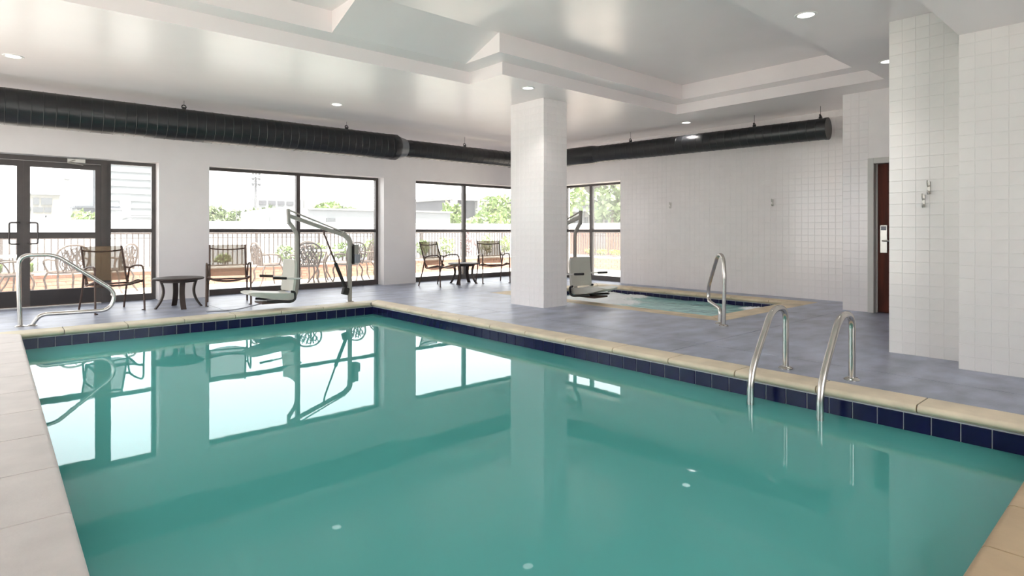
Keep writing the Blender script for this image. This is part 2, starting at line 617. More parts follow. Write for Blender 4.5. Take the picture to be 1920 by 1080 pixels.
# ------------------------------------------------------------------ tiled wall (wall_right) with window
WB0, WB1 = 7.99, 9.92
mb = MB()
mb.box(XB, XE, 3.0, WB0, 0, 3.6)
mb.box(XB, XE, WB1, YA, 0, 3.6)
mb.box(XB, XE, WB0, WB1, HEAD - 0.02, 3.6)
wall_right = mb.build('wall_right', 'grout_pale')
tag(wall_right, 'long white tiled wall behind the hot tub', 'wall', kind='structure')
glazing('window_5', 'narrow bronze-framed window behind the hot tub lift', WB0, WB1, [9.09], axis='y', face=10.42, top=HEAD - 0.02)

# wall with the wooden door
DY0, DY1 = 1.92, 2.82
mb = MB()
mb.box(9.08, 10.12, DY1 + 0.03, 3.21, 0, 3.6)
mb.box(9.08, 10.12, YN, DY0 - 0.03, 0, 3.6)
mb.box(9.08, 10.12, DY0 - 0.03, DY1 + 0.03, 2.05, 3.6)
mb.box(9.6, 10.12, DY0 - 0.03, DY1 + 0.03, 0, 2.05)
wall_door = mb.build('wall_door', 'grout_pale')
tag(wall_door, 'white tiled wall beside the dark wooden door', 'wall', kind='structure')
# alcove pier and near wall
wall_alcove = MB().box(6.23, 6.75, 1.10, 1.805, 0, 3.6).build('wall_alcove', 'grout')
tag(wall_alcove, 'white tiled wall end with a robe hook', 'wall', kind='structure')
wall_near = MB().box(5.90, 6.75, YN, 1.213, 0, 3.6).build('wall_near', 'grout')
tag(wall_near, 'white tiled wall at the right edge of the view', 'wall', kind='structure')
LW0, LW1 = 3.8, 10.6
mb = MB()
mb.box(XL - 0.2, XL, YN - 0.2, LW0, 0, 3.6)
mb.box(XL - 0.2, XL, LW1, YA, 0, 3.6)
mb.box(XL - 0.2, XL, LW0, LW1, 2.92, 3.6)
wall_left = mb.build('wall_left', 'plaster_wall')
glazing('window_6', 'long bronze-framed window band in the side wall outside the view', LW0, LW1, [5.3, 7.0, 8.8], axis='y', face=XL - 0.15, top=2.92)
tag(wall_left, 'white plastered side wall with a window band, outside the view', 'wall', kind='structure')
FW0, FW1 = -1.9, 3.8  # unseen window opening, added to lift the ambient light
mb = MB()
mb.box(XL, FW0, YN - 0.2, YN, 0, 3.6)
mb.box(FW1, 9.08, YN - 0.2, YN, 0, 3.6)
mb.box(FW0, FW1, YN - 0.2, YN, 2.6, 3.6)
wall_front = mb.build('wall_front', 'plaster_wall')
glazing('fill_window', 'unseen bronze-framed window band added behind the viewer as fill light', FW0, FW1, [0.0, 1.9], face=YN - 0.15, top=2.6)
tag(wall_front, 'white plastered wall behind the viewer with an added fill window band', 'wall', kind='structure')
# pillar
PLX0, PLX1, PLY0, PLY1 = 6.0, 6.485, 6.13, 6.85
pillar = MB().box(PLX0, PLX1, PLY0, PLY1, 0, 3.3).build('pillar', 'grout_pale')
tag(pillar, 'square white tiled pillar standing on the deck between pool and hot tub', 'pillar', kind='structure')

# wall tiles: chamfered glazed pieces
PITCH = 0.105
TT = 0.0025


def tile_mesh(w, h, nrm, material, cache={}):
    key = (round(w, 4), round(h, 4), nrm, material)
    if key in cache: return cache[key]
    g, c = 0.0010, 0.002
    a, b = w / 2 - g, h / 2 - g
    L = [(-a, -b, 0), (a, -b, 0), (a, b, 0), (-a, b, 0), (-a + c, -b + c, TT), (a - c, -b + c, TT), (a - c, b - c, TT), (-a + c, b - c, TT)]
    m = MB()
    for u, v, t in L:
        if nrm == '-x': m.v.append((-t, -u, v))
        elif nrm == '+x': m.v.append((t, u, v))
        elif nrm == '-y': m.v.append((u, -t, v))
        else: m.v.append((-u, t, v))
    m.f = [(4, 5, 6, 7), (0, 1, 5, 4), (1, 2, 6, 5), (2, 3, 7, 6), (3, 0, 4, 7)]
    cache[key] = (m.mesh('wall_tile', material), m)
    return cache[key]


def spans(a, b, pitch, from_end=False):
    n = int((b - a) / pitch + 1e-6)
    e = [a + k * pitch for k in range(n + 1)]
    if b - e[-1] > 0.02: e.append(b)
    else: e[-1] = b
    if from_end: e = [a + b - x for x in reversed(e)]
    return [(e[k], e[k + 1]) for k in range(len(e) - 1)]


def tile_faces(parent, faces, material, limit=300, keep=None):
    """faces: (normal, plane coordinate, u0, u1, top)"""
    specs = []
    for nrm, pc, u0, u1, zt in faces:
        for ua, ub in spans(u0, u1, PITCH, from_end=True):
            for za, zb in spans(0.0, zt, PITCH):
                u, z = (ua + ub) / 2, (za + zb) / 2
                p = Vector((pc, u, z)) if 'x' in nrm else Vector((u, pc, z))
                if keep and not keep(p): continue
                front = (nrm == '-x') or (nrm == '-y')
                specs.append(((0 if front else 100) + (p - Vector((0, 0, CAM_H))).length, p, ub - ua, zb - za, nrm))
    specs.sort(key=lambda s: s[0])
    rest = MB()
    for k, (_, p, w, h, nrm) in enumerate(specs):
        me, raw = tile_mesh(w, h, nrm, material)
        if k < limit:
            link('wall_tile', me, parent, p)
        else:
            b = len(rest.v)
            rest.v += [tuple(Vector(v) + p) for v in raw.v]
            rest.f += [tuple(b + i for i in f) for f in raw.f]
    if rest.v:
        o = rest.build('tile_field', material, parent)
        o['kind'] = 'stuff'


tile_faces(wall_near, [('-x', 5.90, -1.2, 1.213, 2.71), ('+y', 1.213, 5.90, 6.23, 2.71)], 'white_tile')
tile_faces(wall_alcove, [('-x', 6.23, 1.213, 1.805, ZC), ('+y', 1.805, 6.23, 6.75, ZC)], 'white_tile')
tile_faces(pillar, [('-x', PLX0, PLY0, PLY1, ZC), ('-y', PLY0, PLX0, PLX1, ZC), ('+y', PLY1, PLX0, PLX1, ZC), ('+x', PLX1, PLY0, PLY1, ZC)], 'white_tile_warm')
tile_faces(wall_right, [('-x', XB, 3.21, 7.99, ZC)], 'white_tile_warm')
tile_faces(wall_door, [('-x', 9.08, DY1 + 0.06, 3.21, ZC), ('-x', 9.08, -1.0, DY0 - 0.06, ZC), ('+y', 3.21, 9.08, 10.12, ZC)], 'white_tile_warm')
MB().box(XB - 0.004, XB, WB1, YA, 0, ZC).build('plaster_strip', 'plaster_wall', wall_right)
MB().box(XB - 0.004, XB, WB0, WB1, HEAD - 0.02, ZC).build('plaster_strip', 'plaster_wall', wall_right)
MB().box(XB, 10.42, WB0 - 0.002, WB0 + 0.003, 0, HEAD - 0.02).build('reveal_lining', 'plaster_wall', wall_right)
MB().box(XB, 10.42, WB1 - 0.003, WB1 + 0.002, 0, HEAD - 0.02).build('reveal_lining', 'plaster_wall', wall_right)
MB().box(XB, 10.42, WB0, WB1, HEAD - 0.025, HEAD - 0.018).build('reveal_lining', 'plaster_wall', wall_right)
MB().box(9.08 - 0.004, 9.08, DY0 - 0.06, DY1 + 0.06, 2.12, ZC).build('plaster_strip', 'white_tile_warm', wall_door)

# wooden door
door2 = empty('door_2', 'dark cherry wood door in a pale frame, mostly hidden by the tiled wall', 'door', kind='structure')
fr = MB()
fr.box(9.05, 9.20, DY1 - 0.01, DY1 + 0.065, 0, 2.115)
fr.box(9.05, 9.20, DY0 - 0.065, DY0 + 0.01, 0, 2.115)
fr.box(9.05, 9.20, DY0 + 0.01, DY1 - 0.01, 2.04, 2.115)
fr.box(9.13, 9.20, DY1 - 0.035, DY1 - 0.01, 0, 2.04)
fr.build('door_frame', 'door_frame_paint', door2, bevel=0.004)
MB().box(9.14, 9.19, DY0 + 0.012, DY1 - 0.036, 0.008, 2.035).build('door_leaf', 'cherry_door', door2)
lk = MB().box(9.118, 9.14, 2.665, 2.755, 0.82, 1.20).build('lock_plate', 'satin_nickel', door2, bevel=0.006)
MB().box(9.112, 9.120, 2.68, 2.74, 1.13, 1.185).build('card_reader', 'grey_plastic', lk)
MB().tube(fillet([(9.12, 2.71, 0.985), (9.06, 2.71, 0.985), (9.06, 2.58, 0.985)], 0.02), 0.010, 8).build('lever_handle', 'stainless', lk, smooth=True)

# ------------------------------------------------------------------ ceiling
TRAY = dict(xl=-1.2, xs=4.73, xr=8.52, yf=6.215, yf2=5.56, yn=2.52)


def ring(mb, ins, z0, z1):
    t = TRAY
    xl, xs_, xr = t['xl'] + ins, t['xs'] - ins, t['xr'] - ins
    yf, yf2, yn = t['yf'] - ins, t['yf2'] - ins, t['yn'] + ins
    X0, X1, Y0, Y1 = XL - 0.2, XE, YN - 0.2, YO
    mb.box(X0, xs_, yf, Y1, z0, z1)
    mb.box(xs_, X1, yf2, Y1, z0, z1)
    mb.box(xr, X1, yn, yf2, z0, z1)
    mb.box(X0, X1, Y0, yn, z0, z1)
    mb.box(X0, xl, yn, yf, z0, z1)


mb = MB()
ring(mb, 0.0, ZC, Z1)
ring(mb, 0.285, Z1, Z2)
mb.box(XL - 0.2, XE, YN - 0.2, YO, Z2, 3.62)
ceiling = mb.build('ceiling', 'ceiling_paint')
tag(ceiling, 'glossy white ceiling with a stepped recessed tray', 'ceiling', kind='structure')
sp = MB()
xa, xb_, ya, yb = 2.69, 4.445, 5.93, 5.29
sp.v = [(xa, ya, Z1), (xb_, ya, Z1), (xb_, yb, Z2), (xa, yb, Z2), (xa, ya, Z2), (xb_, ya, Z2)]
sp.f = [(0, 3, 2, 1), (0, 4, 3), (1, 2, 5), (0, 1, 5, 4), (4, 5, 2, 3)]
sp.build('sloped_panel', 'ceiling_paint', ceiling)
MB().box(XL, 6.3, YN, 1.213, 2.71, ZC).build('dropped_soffit', 'ceiling_paint', ceiling)


# downlights
def downlight(x, y, label, vis=True):
    r = empty('downlight', label, 'ceiling light', (x, y, ZC), group='round recessed ceiling lights')
    tr = MB()
    tr.lathe([(0.070, -0.004), (0.092, -0.006), (0.095, -0.002), (0.095, 0.0), (0.070, 0.0)], n=28)
    tr.f = tr.f[:-2]
    tr.build('trim_ring', 'white_metal', r, smooth=True)
    MB().lathe([(0.070, -0.004), (0.070, -0.001)], n=28).build('lens', 'lamp_lens', r)
    ld = bpy.data.lights.new('downlight_lamp', 'SPOT')
    ld.spot_size = math.radians(112)
    ld.spot_blend = 0.5
    ld.shadow_soft_size = 0.06
    ld.energy = LAMP_W
    ld.color = (1, 0.94, 0.90)
    lo = bpy.data.objects.new('downlight_lamp', ld)
    C.objects.link(lo)
    lo.parent = r
    lo.location = (0, 0, -0.07)


for x, y, lb in ((0.181, 8.55, 'round recessed downlight above the left end of the black duct'),
                 (3.957, 8.55, 'round recessed downlight above the duct, between its hangers'),
                 (5.44, 5.86, 'round recessed downlight just in front of the tiled pillar'),
                 (9.295, 5.87, 'round recessed downlight over the hot tub'),
                 (5.464, 2.237, 'round downlight near the top right, nearest the viewer'),
                 (7.662, 2.233, 'round downlight cut off by the tiled wall end')):
    downlight(x, y, lb)

# ------------------------------------------------------------------ black duct
duct = empty('air_duct', 'black round ventilation duct hung under the ceiling around the corner', 'duct', (0, 0, 0))
DZ, DYC = 2.69, 9.80
RB, RS = 0.232, 0.165


def ribbed(p, q, r, step, nseg=32):
    p, q = Vector(p), Vector(q)
    L = (q - p).length
    n = max(1, int(L / step))
    path, rad = [], []
    for i in range(n + 1):
        c = L * i / n
        for dd, rr in ((-0.006, r), (-0.003, r + 0.0035), (0.003, r + 0.0035), (0.006, r)):
            s = c + dd
            if 0 <= s <= L:
                path.append(p.lerp(q, s / L))
                rad.append(rr)
    return MB().tube(path, rad, nseg)


ribbed((XL, DYC, DZ), (5.68, DYC, DZ), RB, 0.125).build('duct_run', 'duct_black', duct, smooth=True)
MB().tube([(5.60, DYC, DZ), (5.70, DYC, DZ), (5.74, DYC, DZ)], [RB + 0.006, RB + 0.006, RB - 0.02], 32).build('duct_collar', 'duct_black', duct, smooth=True)
MB().tube([(5.70, DYC, DZ), (5.76, DYC, DZ), (5.88, DYC, DZ), (5.90, DYC, DZ)], [RB - 0.012, RB - 0.025, RS + 0.012, RS + 0.008], 32).build('reducer', 'duct_joint', duct, smooth=True)
ribbed((5.88, DYC, DZ), (8.55, DYC, DZ), RS, 0.14).build('duct_run', 'duct_black', duct, smooth=True)
E0, E1 = Vector((9.235, 9.05, DZ)), Vector((9.63, 3.62, DZ))
el = []
for k in range(13):
    t = k / 12
    el.append(Vector((8.55, DYC, DZ)) * (1 - t) ** 2 + Vector((9.18, DYC, DZ)) * 2 * t * (1 - t) + E0 * t * t)
MB().tube(el, RS + 0.012, 28).build('duct_elbow', 'duct_black', duct, smooth=True)
MB().tube([E0.lerp(E1, 0.0), E0.lerp(E1, 0.185), E0.lerp(E1, 0.20)], [RS + 0.02, RS + 0.02, RS + 0.004], 28).build('duct_collar', 'duct_black', duct, smooth=True)
ribbed(E0.lerp(E1, 0.18), E1, RS, 0.13).build('duct_run', 'duct_black', duct, smooth=True)
dv = (E1 - E0).normalized()
MB().tube([E1 - dv * 0.03, E1 + dv * 0.012], RS + 0.006, 32).build('end_cap', 'duct_black', duct, smooth=True)


def hanger(p, r, big=False):
    m = MB()
    m.box(p[0] - 0.02, p[0] + 0.02, p[1] - 0.02, p[1] + 0.02, DZ + r - 0.005, DZ + r + 0.03)
    m.tube([(p[0] + 0.028 * math.cos(a), p[1] + 0.028 * math.sin(a) * 0.3, DZ + r + 0.035 + 0.03 * math.sin(a)) for a in [i * PI / 8 for i in range(17)]], 0.008, 6)
    h = m.build('hanger_clamp', 'black_rubber', duct)
    MB().tube([(p[0], p[1], DZ + r + 0.06), (p[0], p[1], ZC)], 0.0035, 6).build('hanger_rod', 'pole_grey', h)


for x in (-0.5, 2.143, 4.72): hanger((x, DYC), RB)
hanger((7.32, DYC), RS)
for y in (7.15, 4.74, 3.72):
    q = E0.lerp(E1, (9.05 - y) / (9.05 - 3.62))
    hanger((q.x, q.y), RS)

# ------------------------------------------------------------------ pool
pool = empty('pool', 'indoor swimming pool with navy waterline tiles and cream stone coping', 'pool', kind='structure')
mb = MB()
D = -1.35
mb.box(PX0 - 0.2, PX1 + 0.2, PY0 - 0.2, PY1 + 0.2, D - 0.2, D)
for x0, x1, y0, y1 in ((PX0 - 0.2, PX0 + 0.0, PY0 - 0.2, PY1 + 0.2), (PX1, PX1 + 0.2, PY0 - 0.2, PY1 + 0.2), (PX0, PX1, PY0 - 0.2, PY0), (PX0, PX1, PY1, PY1 + 0.2)):
    mb.box(x0, x1, y0, y1, D, -0.062)
mb.build('basin', 'pool_plaster', pool)


def arc_step(r, zt):
    poly = [(PX0, PY1)] + [(PX0 + r * 1.05 * math.cos(a), PY1 + r * math.sin(a)) for a in [-PI / 2 + k * (PI / 2) / 14 for k in range(15)]]
    MB().prism(poly, D, zt).build('entry_step', 'step_plaster', pool)


arc_step(1.45, -0.62)
arc_step(1.02, -0.27)
# grout band then tiles
TP = 0.1525
gm = MB()
gm.box(PX0 - 0.001, PX0 + 0.002, PY0, PY1, -0.215, -0.06)
gm.box(PX1 - 0.002, PX1 + 0.001, PY0, PY1, -0.215, -0.06)
gm.box(PX0, PX1, PY0 - 0.001, PY0 + 0.002, -0.215, -0.06)
gm.box(PX0, PX1, PY1 - 0.002, PY1 + 0.001, -0.215, -0.06)
gm.build('grout_band', 'tile_grout_light', pool)


def wl_tile(w, h, nrm, cache={}):
    key = (round(w, 4), round(h, 4), nrm)
    if key not in cache:
        g, c, t = 0.0022, 0.0025, 0.006
        a, b = w / 2 - g, h / 2 - g
        L = [(-a, -b, 0), (a, -b, 0), (a, b, 0), (-a, b, 0), (-a + c, -b + c, t), (a - c, -b + c, t), (a - c, b - c, t), (-a + c, b - c, t)]
        m = MB()
        for u, v, q in L:
            m.v.append({'-x': (-q, -u, v), '+x': (q, u, v), '-y': (u, -q, v), '+y': (-u, q, v)}[nrm])
        m.f = [(4, 5, 6, 7), (0, 1, 5, 4), (1, 2, 6, 5), (2, 3, 7, 6), (3, 0, 4, 7)]
        cache[key] = m.mesh('waterline_tile', 'navy_tile')
    return cache[key]


def tile_band(parent, x0, x1, y0, y1, zt, h, pitch):
    def rng(a, b):
        n = round((b - a) / pitch)
        s = (b - a) / n
        return s, [a + s * (k + 0.5) for k in range(n)]
    zc = zt - h / 2
    s, us = rng(y0, y1)
    for u in us:
        link('waterline_tile', wl_tile(s, h, '-x'), parent, (x1 - 0.002, u, zc))
        link('waterline_tile', wl_tile(s, h, '+x'), parent, (x0 + 0.002, u, zc))
    s, us = rng(x0, x1)
    for u in us:
        link('waterline_tile', wl_tile(s, h, '-y'), parent, (u, y1 - 0.002, zc))
        link('waterline_tile', wl_tile(s, h, '+y'), parent, (u, y0 + 0.002, zc))


tile_band(pool, PX0, PX1, PY0, PY1, -0.066, 0.150, TP)


def coping_profile(w, th=0.055, r=0.026):
    """(u,z): u=0 outer edge, u=w pool edge, bullnose on the pool side"""
    p = [(0.003, -th), (0.003, 0.0)]
    for k in range(0, 7):
        a = PI / 2 - k * PI / 6
        p.append((w - r + r * math.cos(a), -r + r * math.sin(a)))
    p.append((w - r, -th))
    return p


def coping_piece(parent, mode, u_out, w, a, b, material, mit0=0, mit1=0, th=0.055):
    """mode: side; piece runs a..b along the edge; u_out outer coordinate; mitre flags cut at 45 deg"""
    prof = coping_profile(w, th)
    m = MB()
    n = len(prof)
    g = 0.0045
    for e, mit in ((0, mit0), (1, mit1)):
        for u, z in prof:
            s = a + g if e == 0 else b - g
            if mit: s = s + (u if e == 0 else -u)
            if mode == 'left': q = (u_out + u, s, z)
            elif mode == 'right': q = (u_out - u, s, z)
            elif mode == 'far': q = (s, u_out - u, z)
            else: q = (s, u_out + u, z)
            m.v.append(q)
    flip = mode in ('right', 'near')
    for k in range(n):
        k2 = (k + 1) % n
        f = (k, k2, n + k2, n + k)
        m.f.append(f)
    m.f.append(tuple(range(n - 1, -1, -1)))
    m.f.append(tuple(range(n, 2 * n)))
    o = m.build('coping_stone', material, parent, smooth=True)
    bpy_me = o.data
    bpy_me.update()
    return o


def coping(parent, x0, x1, y0, y1, wl, wr, wf, wn, seams_y_l, seams_y_r, seams_x_f, seams_x_n, material):
    for mode, u, w, ss, lo, hi in (('left', x0, wl, seams_y_l, y0, y1), ('right', x1, wr, seams_y_r, y0, y1), ('far', y1, wf, seams_x_f, x0, x1), ('near', y0, wn, seams_x_n, x0, x1)):
        e = [lo] + ss + [hi]
        for k in range(len(e) - 1):
            coping_piece(parent, mode, u, w, e[k], e[k + 1], material[mode] if isinstance(material, dict) else material, mit0=(k == 0), mit1=(k == len(e) - 2))
    mb = MB()
    mb.box(x0 + 0.006, x0 + wl - 0.03, y0 + 0.006, y1 - 0.006, -0.10, -0.006)
    mb.box(x1 - wr + 0.03, x1 - 0.006, y0 + 0.006, y1 - 0.006, -0.10, -0.006)
    mb.box(x0 + wl - 0.03, x1 - wr + 0.03, y1 - wf + 0.03, y1 - 0.006, -0.10, -0.006)
    mb.box(x0 + wl - 0.03, x1 - wr + 0.03, y0 + 0.006, y0 + wn - 0.03, -0.10, -0.006)
    mb.build('mortar_bed', 'joint_mortar', parent)


sl = [2.94 + 0.606 * k for k in range(-3, 9)]
sr = [1.14 + 0.62 * k for k in range(0, 12)]
sf = [0.62 + 0.61 * k for k in range(0, 6)]
sn = [2.66 + 0.47 * k for k in range(-4, 4)]
coping(pool, CX0, CX1, CY0, CY1, 0.325, 0.26, 0.30, 0.315, sl, sr, sf, sn, {'left': 'coping_white', 'right': 'coping_sand', 'far': 'coping_cream', 'near': 'coping_tan'})

pw = MB()
NXW, NYW = 40, 76
pw.quad((PX0 + 0.003, PY0 + 0.003, WZ), (PX1 - 0.003, PY0 + 0.003, WZ), (PX1 - 0.003, PY1 - 0.003, WZ), (PX0 + 0.003, PY1 - 0.003, WZ))
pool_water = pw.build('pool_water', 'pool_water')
tag(pool_water, 'still teal green pool water mirroring the windows', 'water', kind='structure')

# ------------------------------------------------------------------ spa
spa = empty('hot_tub', 'sunken hot tub with navy tiles and tan stone rim beside the tiled wall', 'hot tub', kind='structure')
mb = MB()
SD = -0.95
mb.box(SX0 - 0.15, SX1 + 0.15, SY0 - 0.15, SY1 + 0.15, SD - 0.15, SD)
for x0, x1, y0, y1 in ((SX0 - 0.15, SX0, SY0 - 0.15, SY1 + 0.15), (SX1, SX1 + 0.15, SY0 - 0.15, SY1 + 0.15), (SX0, SX1, SY0 - 0.15, SY0), (SX0, SX1, SY1, SY1 + 0.15)):
    mb.box(x0, x1, y0, y1, SD, -0.062)
mb.build('basin', 'pool_plaster', spa)
gm = MB()
gm.box(SX0 - 0.001, SX0 + 0.002, SY0, SY1, -0.215, -0.06)
gm.box(SX1 - 0.002, SX1 + 0.001, SY0, SY1, -0.215, -0.06)
gm.box(SX0, SX1, SY0 - 0.001, SY0 + 0.002, -0.215, -0.06)
gm.box(SX0, SX1, SY1 - 0.002, SY1 + 0.001, -0.215, -0.06)
gm.build('grout_band', 'tile_grout_light', spa)
tile_band(spa, SX0, SX1, SY0, SY1, -0.066, 0.150, TP)
coping(spa, TX0, TX1, TY0, TY1, 0.34, 0.32, 0.34, 0.34,
       [TY0 + 0.65 * k for k in range(1, 7)], [TY0 + 0.65 * k for k in range(1, 7)], [TX0 + 0.6 * k for k in range(1, 5)], [TX0 + 0.6 * k for k in range(1, 5)], 'spa_stone')

SWZ = -0.135
sw = MB()
NX, NY = 70, 116
foam = []
jets = [(7.5, 6.9, 0.55, 0.05), (8.1, 7.45, 0.6, 0.045), (8.9, 7.2, 0.5, 0.05), (9.25, 6.9, 0.28, 0.05), (8.3, 6.6, 0.5, 0.03), (9.2, 4.55, 0.26, 0.07), (8.9, 4.35, 0.25, 0.05), (7.4, 7.6, 0.5, 0.05), (9.3, 7.7, 0.35, 0.05)]
for j in range(NY + 1):
    for i in range(NX + 1):
        x = SX0 + 0.008 + (SX1 - SX0 - 0.016) * i / NX
        y = SY0 + 0.008 + (SY1 - SY0 - 0.016) * j / NY
        z = SWZ + 0.008 * noise.noise((x * 3, y * 3, 0)) + 0.006 * noise.noise((x * 9, y * 9, 3))
        fo = 0.0
        for jx_, jy_, rr, hh in jets:
            d2 = ((x - jx_) ** 2 + (y - jy_) ** 2) / (rr * rr)
            e = math.exp(-d2 * 1.6)
            z += hh * e * (0.35 + 0.65 * abs(noise.noise((x * 14, y * 14, 7))))
            fo += 0.78 * e
        fo += 0.12 * noise.noise((x * 2.2, y * 2.2, 11))
        foam.append(min(0.7, max(0, fo)))
        sw.v.append((x, y, z))
for j in range(NY):
    for i in range(NX):
        a = j * (NX + 1) + i
        sw.f.append((a, a + 1, a + NX + 2, a + NX + 1))
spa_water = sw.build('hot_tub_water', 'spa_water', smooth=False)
spa_water.data.polygons.foreach_set('use_smooth', [True] * len(spa_water.data.polygons))
att = spa_water.data.attributes.new('foam', 'FLOAT', 'POINT')
att.data.foreach_set('value', foam)
tag(spa_water, 'churning pale aqua hot tub water with white foam', 'water', kind='structure')

# ------------------------------------------------------------------ grab rails and ladder


def plate(parent, x, y, r=0.055):
    MB().lathe([(r, 0.0), (r, 0.006), (r * 0.72, 0.018), (0.028, 0.02)], (x, y, 0.0), 20).build('escutcheon', 'stainless', parent, smooth=True)


gr = empty('handrail', 'long stainless handrail anchored on the deck by the glass doors', 'handrail', (0, 0, 0))
Y = 8.98
pts = [(0.252, Y, 0.0), (0.236, Y, 0.60), (0.240, Y, 0.835), (0.575, Y, 0.835), (1.19, Y, 0.345), (1.13, Y, 0.118), (0.43, Y, 0.128), (0.355, Y, 0.0)]
MB().tube(fillet(pts, [0, 0.05, 0.14, 0.10, 0.17, 0.14, 0.10, 0], 8), 0.0245, 14).build('rail', 'stainless', gr, smooth=True)
plate(gr, 0.252, Y)
plate(gr, 0.357, Y)

sr_ = empty('handrail', 'slim stainless handrail at the corner of the hot tub', 'handrail', (0, 0, 0))
b0 = Vector((6.487, 3.594, 0))
dd = Vector((0.7071, 0.7071, 0))
pr = [(0.0, 0.0), (-0.03, 0.60), (0.02, 0.83), (0.24, 0.835), (0.67, 0.40), (0.68, 0.215), (0.155, 0.185), (0.155, 0.0)]
MB().tube(fillet([b0 + dd * s + Vector((0, 0, z)) for s, z in pr], [0, 0.05, 0.12, 0.10, 0.08, 0.12, 0.07, 0], 8), 0.0225, 14).build('rail', 'stainless', sr_, smooth=True)
plate(sr_, 6.487, 3.594)
plate(sr_, *(b0 + dd * 0.155).xy)

ld = empty('pool_ladder', 'stainless pool ladder with two curved rails at the pool edge', 'ladder', (0, 0, 0))
for y in (2.15, 1.655):
    pts = [(4.86, y, 0.0), (4.865, y, 0.50), (4.62, y, 0.505), (4.275, y, 0.05), (4.265, y, -1.05)]
    MB().tube(fillet(pts, [0, 0.17, 0.13, 0.14, 0], 10), 0.0245, 14).build('rail', 'stainless', ld, smooth=True)
    plate(ld, 4.86, y)
for z in (-0.215, -0.52, -0.82):
    MB().box(4.255, 4.33, 1.66, 2.145, z - 0.018, z).build('tread', 'stainless', ld, bevel=0.006)

# ------------------------------------------------------------------ sling chairs


def make_chair():
    r = empty('patio_chair', 'x', 'chair', group='brown sling chairs by the windows')
    bm_ = 'brown_metal'
    T = 0.0135
    # local: faces -y
    back_path = [(0, 0.10, 0.395), (0, 0.16, 0.46), (0, 0.215, 0.62), (0, 0.275, 0.78), (0, 0.315, 0.90)]
    for s in (-1, 1):
        MB().tube(smooth_curve([(s * 0.255, y, z) for _, y, z in back_path]), T, 8).build('back_upright', bm_, r, smooth=True)
        MB().tube(fillet([(s * 0.305, -0.295, 0.0), (s * 0.300, -0.275, 0.40), (s * 0.300, -0.27, 0.635), (s * 0.295, -0.02, 0.625), (s * 0.285, 0.13, 0.585), (s * 0.258, 0.205, 0.60)], [0, 0.05, 0.10, 0.06, 0.04, 0], 6), T, 8).build('arm', bm_, r, smooth=True)
        MB().tube([(s * 0.285, -0.285, 0.012), (s * 0.285, -0.285, 0.0)], 0.016, 8).build('foot_cap', 'black_rubber', r)
        MB().tube(fillet([(s * 0.285, 0.31, 0.0), (s * 0.275, 0.21, 0.30), (s * 0.285, 0.13, 0.585)], 0.08, 6), T, 8).build('leg', bm_, r, smooth=True)
        MB().tube(smooth_curve([(s * 0.268, -0.29, 0.405), (s * 0.268, -0.18, 0.425), (s * 0.268, 0.0, 0.385), (s * 0.262, 0.12, 0.365), (s * 0.255, 0.16, 0.44)]), T, 8).build('seat_rail', bm_, r, smooth=True)

    def sag(y0, z0, w, dz, n=8):
        return [(-w + 2 * w * k / n, y0, z0 - dz * (1 - (2 * k / n - 1) ** 2)) for k in range(n + 1)]
    MB().tube(sag(-0.285, 0.425, 0.298, 0.055), T, 8).build('front_crossbar', bm_, r, smooth=True)
    MB().tube(sag(0.135, 0.372, 0.262, 0.0, 2), T * 0.9, 8).build('rear_crossbar', bm_, r, smooth=True)
    MB().tube(sag(0.297, 0.845, 0.255, 0.022), T * 0.75, 8).build('top_crossbar', bm_, r, smooth=True)
    # slings

    def sling(path, w, dz, name):
        m = MB()
        n = 8
        P = smooth_curve(path, 5)
        for p in P:
            for k in range(n + 1):
                u = 2 * k / n - 1
                m.v.append((u * w, p[1] + dz[0] * (1 - u * u), p[2] + dz[1] * (1 - u * u)))
        for i in range(len(P) - 1):
            for k in range(n):
                a = i * (n + 1) + k
                m.f.append((a, a + 1, a + n + 2, a + n + 1))
        o = m.build(name, 'sling_fabric', r)
        o.data.polygons.foreach_set('use_smooth', [True] * len(o.data.polygons))
        sd = o.modifiers.new('thickness', 'SOLIDIFY')
        sd.thickness = 0.003
        return o
    sling([(0, 0.12, 0.42), (0, 0.16, 0.475), (0, 0.215, 0.62), (0, 0.275, 0.78), (0, 0.312, 0.90)], 0.25, (0.02, 0.0), 'sling_back')
    sling([(0, -0.28, 0.415), (0, -0.18, 0.425), (0, 0.0, 0.388), (0, 0.12, 0.37)], 0.262, (0.0, -0.05), 'sling_seat')
    return r


chair = make_chair()


def place(proto, first, loc, rz, label, group=None):
    o = proto if first else copy_tree(proto)
    o.location = loc
    o.rotation_euler = (0, 0, rz)
    o['label'] = label
    if group: o['group'] = group
    return o


place(chair, True, (1.265, 9.96, 0), math.radians(14), 'brown sling armchair in front of the glass doors, behind the long handrail')
place(chair, False, (2.75, 9.77, 0), math.radians(-14), 'brown sling armchair between the side table and the pool lift seat')
place(chair, False, (6.90, 10.10, 0), math.radians(14), 'brown sling armchair turned sideways, nearest the white pier at the second window')
place(chair, False, (8.20, 9.97, 0), math.radians(-22), 'brown sling armchair half hidden by the tiled pillar')


